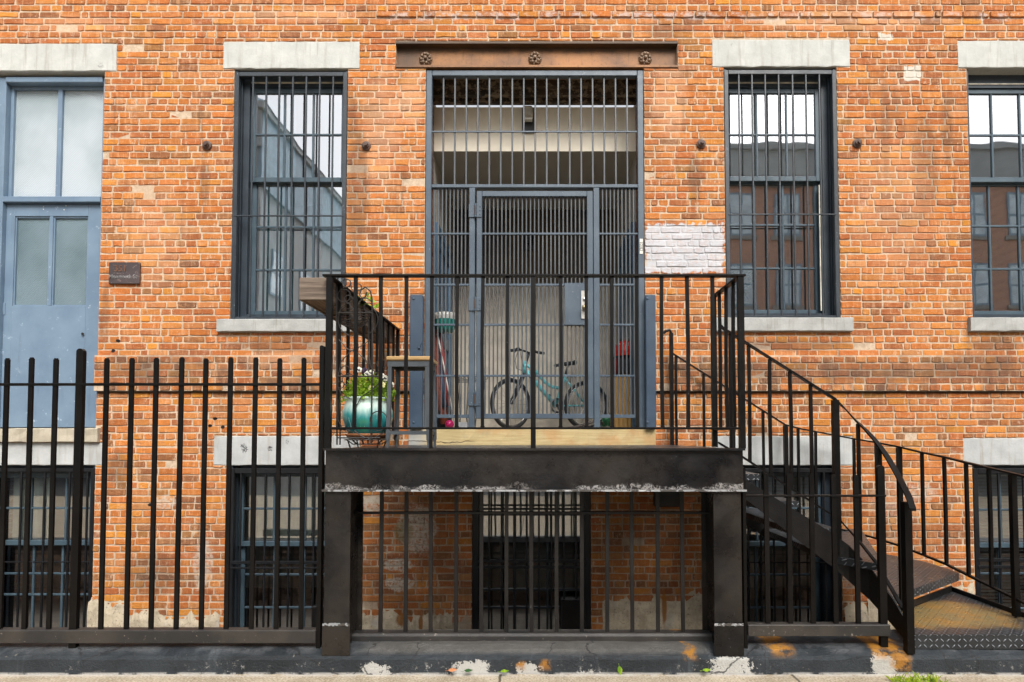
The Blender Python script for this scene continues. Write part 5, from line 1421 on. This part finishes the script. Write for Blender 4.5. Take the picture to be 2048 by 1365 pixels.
bg_.lathe((cD.x+.005,YD,z0_),pr,20,1,.9)
for i in range(len(bg_.v)): x,y,z = bg_.v[i]; bg_.v[i] = (x+rng.uniform(-.006,.006),y+rng.uniform(-.006,.006),z)
bgo = thing('bag', 'black nylon bag with a red side lying on the bamboo drum', 'bag', (cD.x,YD,z0_))
bg_.build('body', M['black_cloth'], bgo, True)
rdp = MB(); a = P(1233,722,YD-.1); rdp.ball((cD.x-.118,YD-.08,z0_+.10),.022,.05,.10,12,8); rdp.build('side_panel', M['red_cloth'], bgo, True)
hz = z0_+.235; hc = P(1250,690,YD-.02)
he = MB(); nn_ = 30
for i in range(13):
    ph = (i/12)*math.pi*.58
    for k in range(nn_):
        t_ = 2*math.pi*k/nn_; r_ = .122*math.sin(ph)*(1+.045*math.cos(t_*7)); he.v.append((hc.x+r_*math.cos(t_)*.98, hc.y+r_*math.sin(t_)*1.25, hz+.01+.15*math.cos(ph)))
for i in range(12):
    for k in range(nn_): l = (k+1)%nn_; he.f.append((i*nn_+k,(i+1)*nn_+k,(i+1)*nn_+l,i*nn_+l))
hel = thing('helmet', 'glossy red vented cycling helmet on top of the black bag', 'helmet', (hc.x,hc.y,hz))
he.build('shell', M['helmet'], hel, True)
vn = MB(); pm_ = MB()
for k in range(7):
    a = -math.pi*.95+math.pi*.9*k/6
    for ph in (.55,1.05):
        c = Vector((hc.x+.122*math.sin(ph)*math.cos(a), hc.y+.152*math.sin(ph)*math.sin(a), hz+.012+.155*math.cos(ph)))
        vn.ball(c,.009,.009,.024,8,6)
        pm_.ball(c+Vector((.016,-.002,.004)),.003,.004,.022,6,5)
vn.build('vents', M['plastic_black'], hel, True); pm_.build('markings', M['helmet_pale'], hel, True)
# green bag and dark sack by the drum
gb = MB(); c = P(1216,838,6.75)
for i in range(9): gb.ball((c.x+rng.uniform(-.05,.05),6.75+rng.uniform(-.05,.05),zf+.06+rng.uniform(0,.11)),rng.uniform(.03,.055),rng.uniform(.03,.05),rng.uniform(.03,.05),8,6)
solo(gb, 'plastic_bag', M['green_plastic'], 'crumpled green plastic bag at the foot of the bamboo drum', 'bag', (c.x,6.75,zf), True)
hs_ = MB(); hs_.tube([P(1128,858,6.6),P(1150,855,6.6),P(1175,848,6.62),P(1195,840,6.66),P(1205,848,6.7)],.016,7)
solo(hs_, 'hose', flat('grey brown hose',(.09,.075,.065),.6), 'grey brown hose lying on the entry floor by the bicycle', 'hose', P(1160,857,6.6), True)
# left side: hanging bowl, folded parasol, white pole, wire stands, magenta ball, carton
cb2 = P(891,648,6.25); bw = MB(); rb_ = .112
bw.lathe((cb2.x,6.25,cb2.z-.095),[(.001,0),(.07,.0),(.095,.03),(.108,.09),(.112,.135)],36)
bwl = thing('hanging_bowl', 'green and white enamel bowl hanging behind the left gate bars', 'bowl', (cb2.x,6.25,cb2.z-.1))
bw.build('body', M['green_enamel'], bwl, True)
MB().lathe((cb2.x,6.25,cb2.z-.095),[(.112,.136),(.116,.165),(.116,.2),(.108,.2),(.104,.14)],36).build('rim', M['white_enamel'], bwl, True)
hk2 = MB(); hk2.tube([(gx0+.01,6.25,cb2.z+.02),(cb2.x-.115,6.25,cb2.z+.03)],.006,6); hk2.tube([(cb2.x-.02,6.25-.09,cb2.z-.11),(cb2.x+.02,6.25-.09,cb2.z-.11)],.006,6); hk2.build('bracket', M['plastic_black'], bwl)
YU = 6.35
um = MB(); a, b = P(872,640,YU), P(896,846,YU-.12); b.z = zf+.02
def sack(p, q, rs_): 
    return MB().tube([p.lerp(q,i/(len(rs_)-1)) for i in range(len(rs_))], rs_, 10)
pu_ = thing('parasol', 'folded red and navy parasol leaning inside the left of the gate', 'parasol', b)
sack(P(866,620,YU),P(889,848,YU-.05),[.012,.03,.045,.055,.055,.05,.04]).build('canopy', M['red_brown'], pu_, True)
sack(P(879,640,YU-.03),P(890,815,YU-.09),[.01,.022,.03,.036,.03]).build('inner_fold', M['navy_cloth'], pu_, True)
sack(P(880,650,YU-.05),P(897,812,YU-.13),[.008,.016,.02,.02,.016]).build('edge_fold', M['red_cloth'], pu_, True)
MB().tube([P(874,668,YU-.06),P(909,818,YU-.16)],.006,7).tap if False else None
wp = MB(); wp.tube([P(875,668,YU-.1),Vector((P(910,812,YU-.18).x+.01,YU-.18,zf))],.0075,8)
solo(wp, 'pole', M['white_pole'], 'thin white pole leaning beside the folded parasol', 'pole', (P(910,812,YU-.18).x,YU-.18,zf), True)
bk2 = MB(); c = P(876,828,YU); bk2.lathe((c.x+.02,YU+.12,zf),[(.001,0),(.10,0),(.11,.12),(.09,.24),(.001,.26)],18)
solo(bk2, 'sack', M['black_cloth'], 'black sack standing on the floor under the folded parasol', 'sack', (c.x+.02,YU+.12,zf), True)
mg = thing('watering_ball', 'magenta plastic watering ball on the floor inside the gate', 'watering ball', P(899,852,6.15))
c = P(899,845,6.15); c.z = zf+.045
MB().ball(c,.046,.046,.045,16,10).build('body', M['pink'], mg, True); MB().lathe((c.x,c.y,c.z),[(.018,.03),(.012,.07),(.02,.09),(.016,.12),(.001,.125)],14).build('neck', M['plastic_black'], mg, True)
ct = MB(); c = P(922,848,6.5); ct.box(c.x-.05,c.x+.07,6.45,6.6,zf,zf+.075); solo(ct, 'carton', M['carton'], 'small pale carton on the floor by the wire stands', 'box', (c.x,6.5,zf))
def wire_stand(u, Y, lab):
    c = P(u,800,Y); zt_ = PZ(752,Y); s = thing('wire_stand', lab, 'plant stand', (c.x,Y,zf), 'wire plant stands inside the entry')
    rg = MB()
    for dz, r_ in ((0,.095),(-.05,.088),(-.07,.088)): rg.tube([(c.x+r_*math.cos(t_),Y+r_*math.sin(t_),zt_+dz) for t_ in np.linspace(0,2*math.pi,25)[:-1]],.004,5,True)
    for k in range(8):
        a = 2*math.pi*k/8; rg.tube([(c.x+.09*math.cos(a)+.012*math.cos(t_),Y+.09*math.sin(a),zt_-.022+.02*math.sin(t_)) for t_ in np.linspace(0,2*math.pi,11)[:-1]],.003,4,True)
    rg.build('ring', M['wire'], s)
    for k in range(4):
        a = math.pi/4+math.pi/2*k; MB().tube([(c.x+.09*math.cos(a),Y+.09*math.sin(a),zt_),(c.x+.05*math.cos(a),Y+.05*math.sin(a),zf+.15),(c.x+.075*math.cos(a),Y+.075*math.sin(a),zf)],.004,5).build('leg', M['wire'], s)
wire_stand(927, 6.9, 'thin black wire plant stand nearest the folded parasol'); wire_stand(958, 7.3, 'thin black wire plant stand half hidden behind the gate hinge post')
# potted plant behind the right window
YQ = YW+.36; c = P(1470,618,YQ); hp_ = thing('potted_plant', 'leafy houseplant in a teal pot behind the barred right window', 'plant', (c.x,YQ,PZ(632,YQ)))
z0_ = PZ(632,YQ); MB().lathe((c.x,YQ,z0_),[(.001,0),(.045,0),(.06,.12),(.055,.12),(.001,.1)],20).build('pot', M['green_enamel'], hp_, True)
lv_ = MB()
for i in range(240):
    a = rng.uniform(0,6.28); t_ = rng.random(); r_ = .03+.16*t_*rng.random(); p_ = Vector((c.x+.07+r_*math.cos(a)*1.2,YQ+.04+r_*math.sin(a)*.5,z0_+.1+.42*t_))
    leafquad(lv_, p_, rv()+Vector((0,-.2,-.2)), rv(), rng.uniform(.03,.07), rng.uniform(.015,.03))
for i in range(9): lv_.tube([(c.x,YQ,z0_+.1),(c.x+.05,YQ+.02,z0_+.25),(c.x+.07+rng.uniform(-.15,.15),YQ+.04,z0_+rng.uniform(.3,.52))],.003,5)
lv_.build('foliage', M['leaf_dark'], hp_)
MB().box(gB[0]-.05,gB[1]+.05,YW+.262,YW+.5,z0_-.03,z0_-.001).build('inner_sill', M['white_strip'], wB)
# meter box under the landing; black boxes in the basement windows
a, b = P(1309,1014,YW-.07), P(1362,960,YW-.07)
mbx = MB(); mbx.cbox(a.x,b.x,YW-.09,YW-.008,a.z,b.z,.008)
for i in range(3): mbx.ball((a.x+.05+i*.05,YW-.092,b.z-.06),.012,.008,.014,8,6)
solo(mbx, 'meter_box', M['black_worn'], 'black meter box on the brick under the right end of the landing', 'box', ((a.x+b.x)/2,YW-.05,a.z))
for (u0,v0,u1,v1,lab) in ((623,1212,700,1330,'black block in the basement window left of the landing column'),(1122,1200,1172,1330,'rusty black block at the foot of the dark middle basement window')):
    a, b = P(u0,v1,YW-.02), P(u1,v0,YW-.02); z_ = min(a.z,-.0)
    bx = MB(); bx.cbox(a.x,b.x,YW-.04,YW+.1,-.62,b.z,.01); solo(bx, 'iron_block', M['black_worn'], lab, 'block', ((a.x+b.x)/2,YW,-.62))

# ------------------------------------------------------------------ weeds and fallen leaves
wd = MB(); wc = P(1850,1362,3.62); wc.z = 0
for i in range(230):
    a = rng.uniform(-.14,.14); y_ = rng.uniform(-.12,.06); p_ = Vector((wc.x+a-.02,3.66+y_,0)); d = Vector((rng.uniform(-1.0,.9),rng.uniform(-.6,.4),rng.uniform(.25,1.0))).normalized(); L = rng.uniform(.03,.075)
    s_ = d.cross(Vector((0,1,.2))).normalized()*.0035; m_ = p_+d*L*.6+Vector((0,0,.006))
    wd.add([p_-s_,p_+s_,m_+s_*.8,m_-s_*.8,p_+d*L-Vector((0,0,.006))],[(0,1,2,3),(3,2,4)])
solo(wd, 'weed', M['weed'], 'yellow green tuft of weed growing from the sidewalk at the foot of the stairs', 'plant', (wc.x,3.66,0))
for (u, v, Y, m, lab) in ((1240,1331,3.79,'leaf','pale green leaf propped against the curb right of the middle'),(1413,1341,3.76,'leaf','pale green fallen leaf on the sidewalk before the right column'),(1009,1343,3.76,'leaf','pale green fallen leaf on the sidewalk left of the middle'),(937,1342,3.76,'leaf_dark','dull green fallen leaf on the sidewalk before the peeling curb'),(905,1341,3.76,'terracotta','tan fallen leaf on the sidewalk before the peeling curb')):
    c = P(u,v,Y); c.z = max(c.z,.006) if u != 1240 else .028
    lfm = MB(); up_ = Vector((.0,-.3,1)) if u != 1240 else Vector((0,-1,.3)); d = Vector((1,.25,0)) if u != 1240 else Vector((.2,0,-1))
    s_ = d.cross(up_).normalized(); d.normalize(); pts = []
    for t_, w__ in ((-.028,0),(-.016,.012),(.0,.016),(.014,.011),(.03,0)): pts.append((t_,w__))
    vs = [c+d*t_+s_*w__ for t_,w__ in pts] + [c+d*t_-s_*w__ for t_,w__ in pts[-2:0:-1]]
    lfm.add([p_+Vector((0,0,rng.uniform(0,.004))) for p_ in vs],[tuple(range(len(vs)))]); lfm.tube([c-d*.028,c-d*.045],.0012,4)
    solo(lfm, 'fallen_leaf', M[m], lab, 'leaf', c, False, 'fallen leaves on the sidewalk')

# ------------------------------------------------------------------ houses across the street (seen only mirrored in the panes)
def far_house(x0, x1, y0, y1, h, lab, cols, rows, wm='far_brick', side=False):
    b = thing('row_house', lab, 'building', ((x0+x1)/2,y0,0), 'houses across the street')
    MB().box(x0,x1,y1,y0,0,h).build('wall', M[wm], b)
    c = MB(); c.box(x0-.25,x1+.25,y1-.25,y0+.35,h,h+.25); c.box(x0-.1,x1+.1,y0,y0+.2,h-1.5,h); c.build('cornice', M['far_pale'], b)
    for i in range(cols):
        for k in range(rows):
            x = x0+(x1-x0)*(i+.5)/cols; z = 1.0+k*3.1
            if z+1.9 > h-.4: continue
            wf = MB(); wf.box(x-.55,x+.55,y0+.001,y0+.05,z,z+1.9); wo_ = wf.build('window', M['slate_roof'], b)
            pn_ = MB()
            for sx in (-1,1):
                for sz in (0,1): pn_.box(x+sx*.26-.21,x+sx*.26+.21,y0+.0505,y0+.055,z+.1+sz*.9,z+.9+sz*.9)
            pn_.build('pane', M['far_pane'], wo_)
            MB().box(x-.7,x+.7,y0+.001,y0+.09,z-.18,z-.002).build('sill', M['sill'], wo_)
    if side:
        MB().add([(x0-.3,y0+.35,h+.25),(x1+.3,y0+.35,h+.25),(x1+.3,y1,h+.25),(x0-.3,y1,h+.25),(x0+3,y0-3,h+2.6),(x1-2.2,y0-3,h+2.6),(x1-2.2,y1,h+2.6),(x0+3,y1,h+2.6)],[(0,1,5,4),(1,2,6,5),(2,3,7,6),(3,0,4,7),(4,5,6,7)]).build('roof', M['slate_roof'], b)
        MB().box(x1-.02,x1+.12,y1,y0+.1,11.9,h-.02).build('mansard', M['slate_roof'], b)
        for i in range(9):
            for k in range(3):
                y = y0-1.6-i*3.2; z = 1.0+k*3.3; wf = MB(); wf.box(x1+.001,x1+.05,y-.6,y+.6,z,z+2.0); wo_ = wf.build('window', M['slate_roof'], b)
                pn_ = MB()
                for sy in (-1,1):
                    for sz in (0,1): pn_.box(x1+.0505,x1+.055,y+sy*.28-.23,y+sy*.28+.23,z+.1+sz*.95,z+.95+sz*.95)
                pn_.build('pane', M['far_pane'], wo_)
    return b
far_house(1.9, 26.4, -14, -24, 14.0, 'red brick row house across the street mirrored in the right windows', 12, 4)
far_house(-30, -11.4, -12.5, -60, 15.0, 'tall brick house across the street mirrored in the left window', 6, 4, 'far_pale', True)
print('objects', len(bpy.data.objects), 'bricks verts', len(bv))
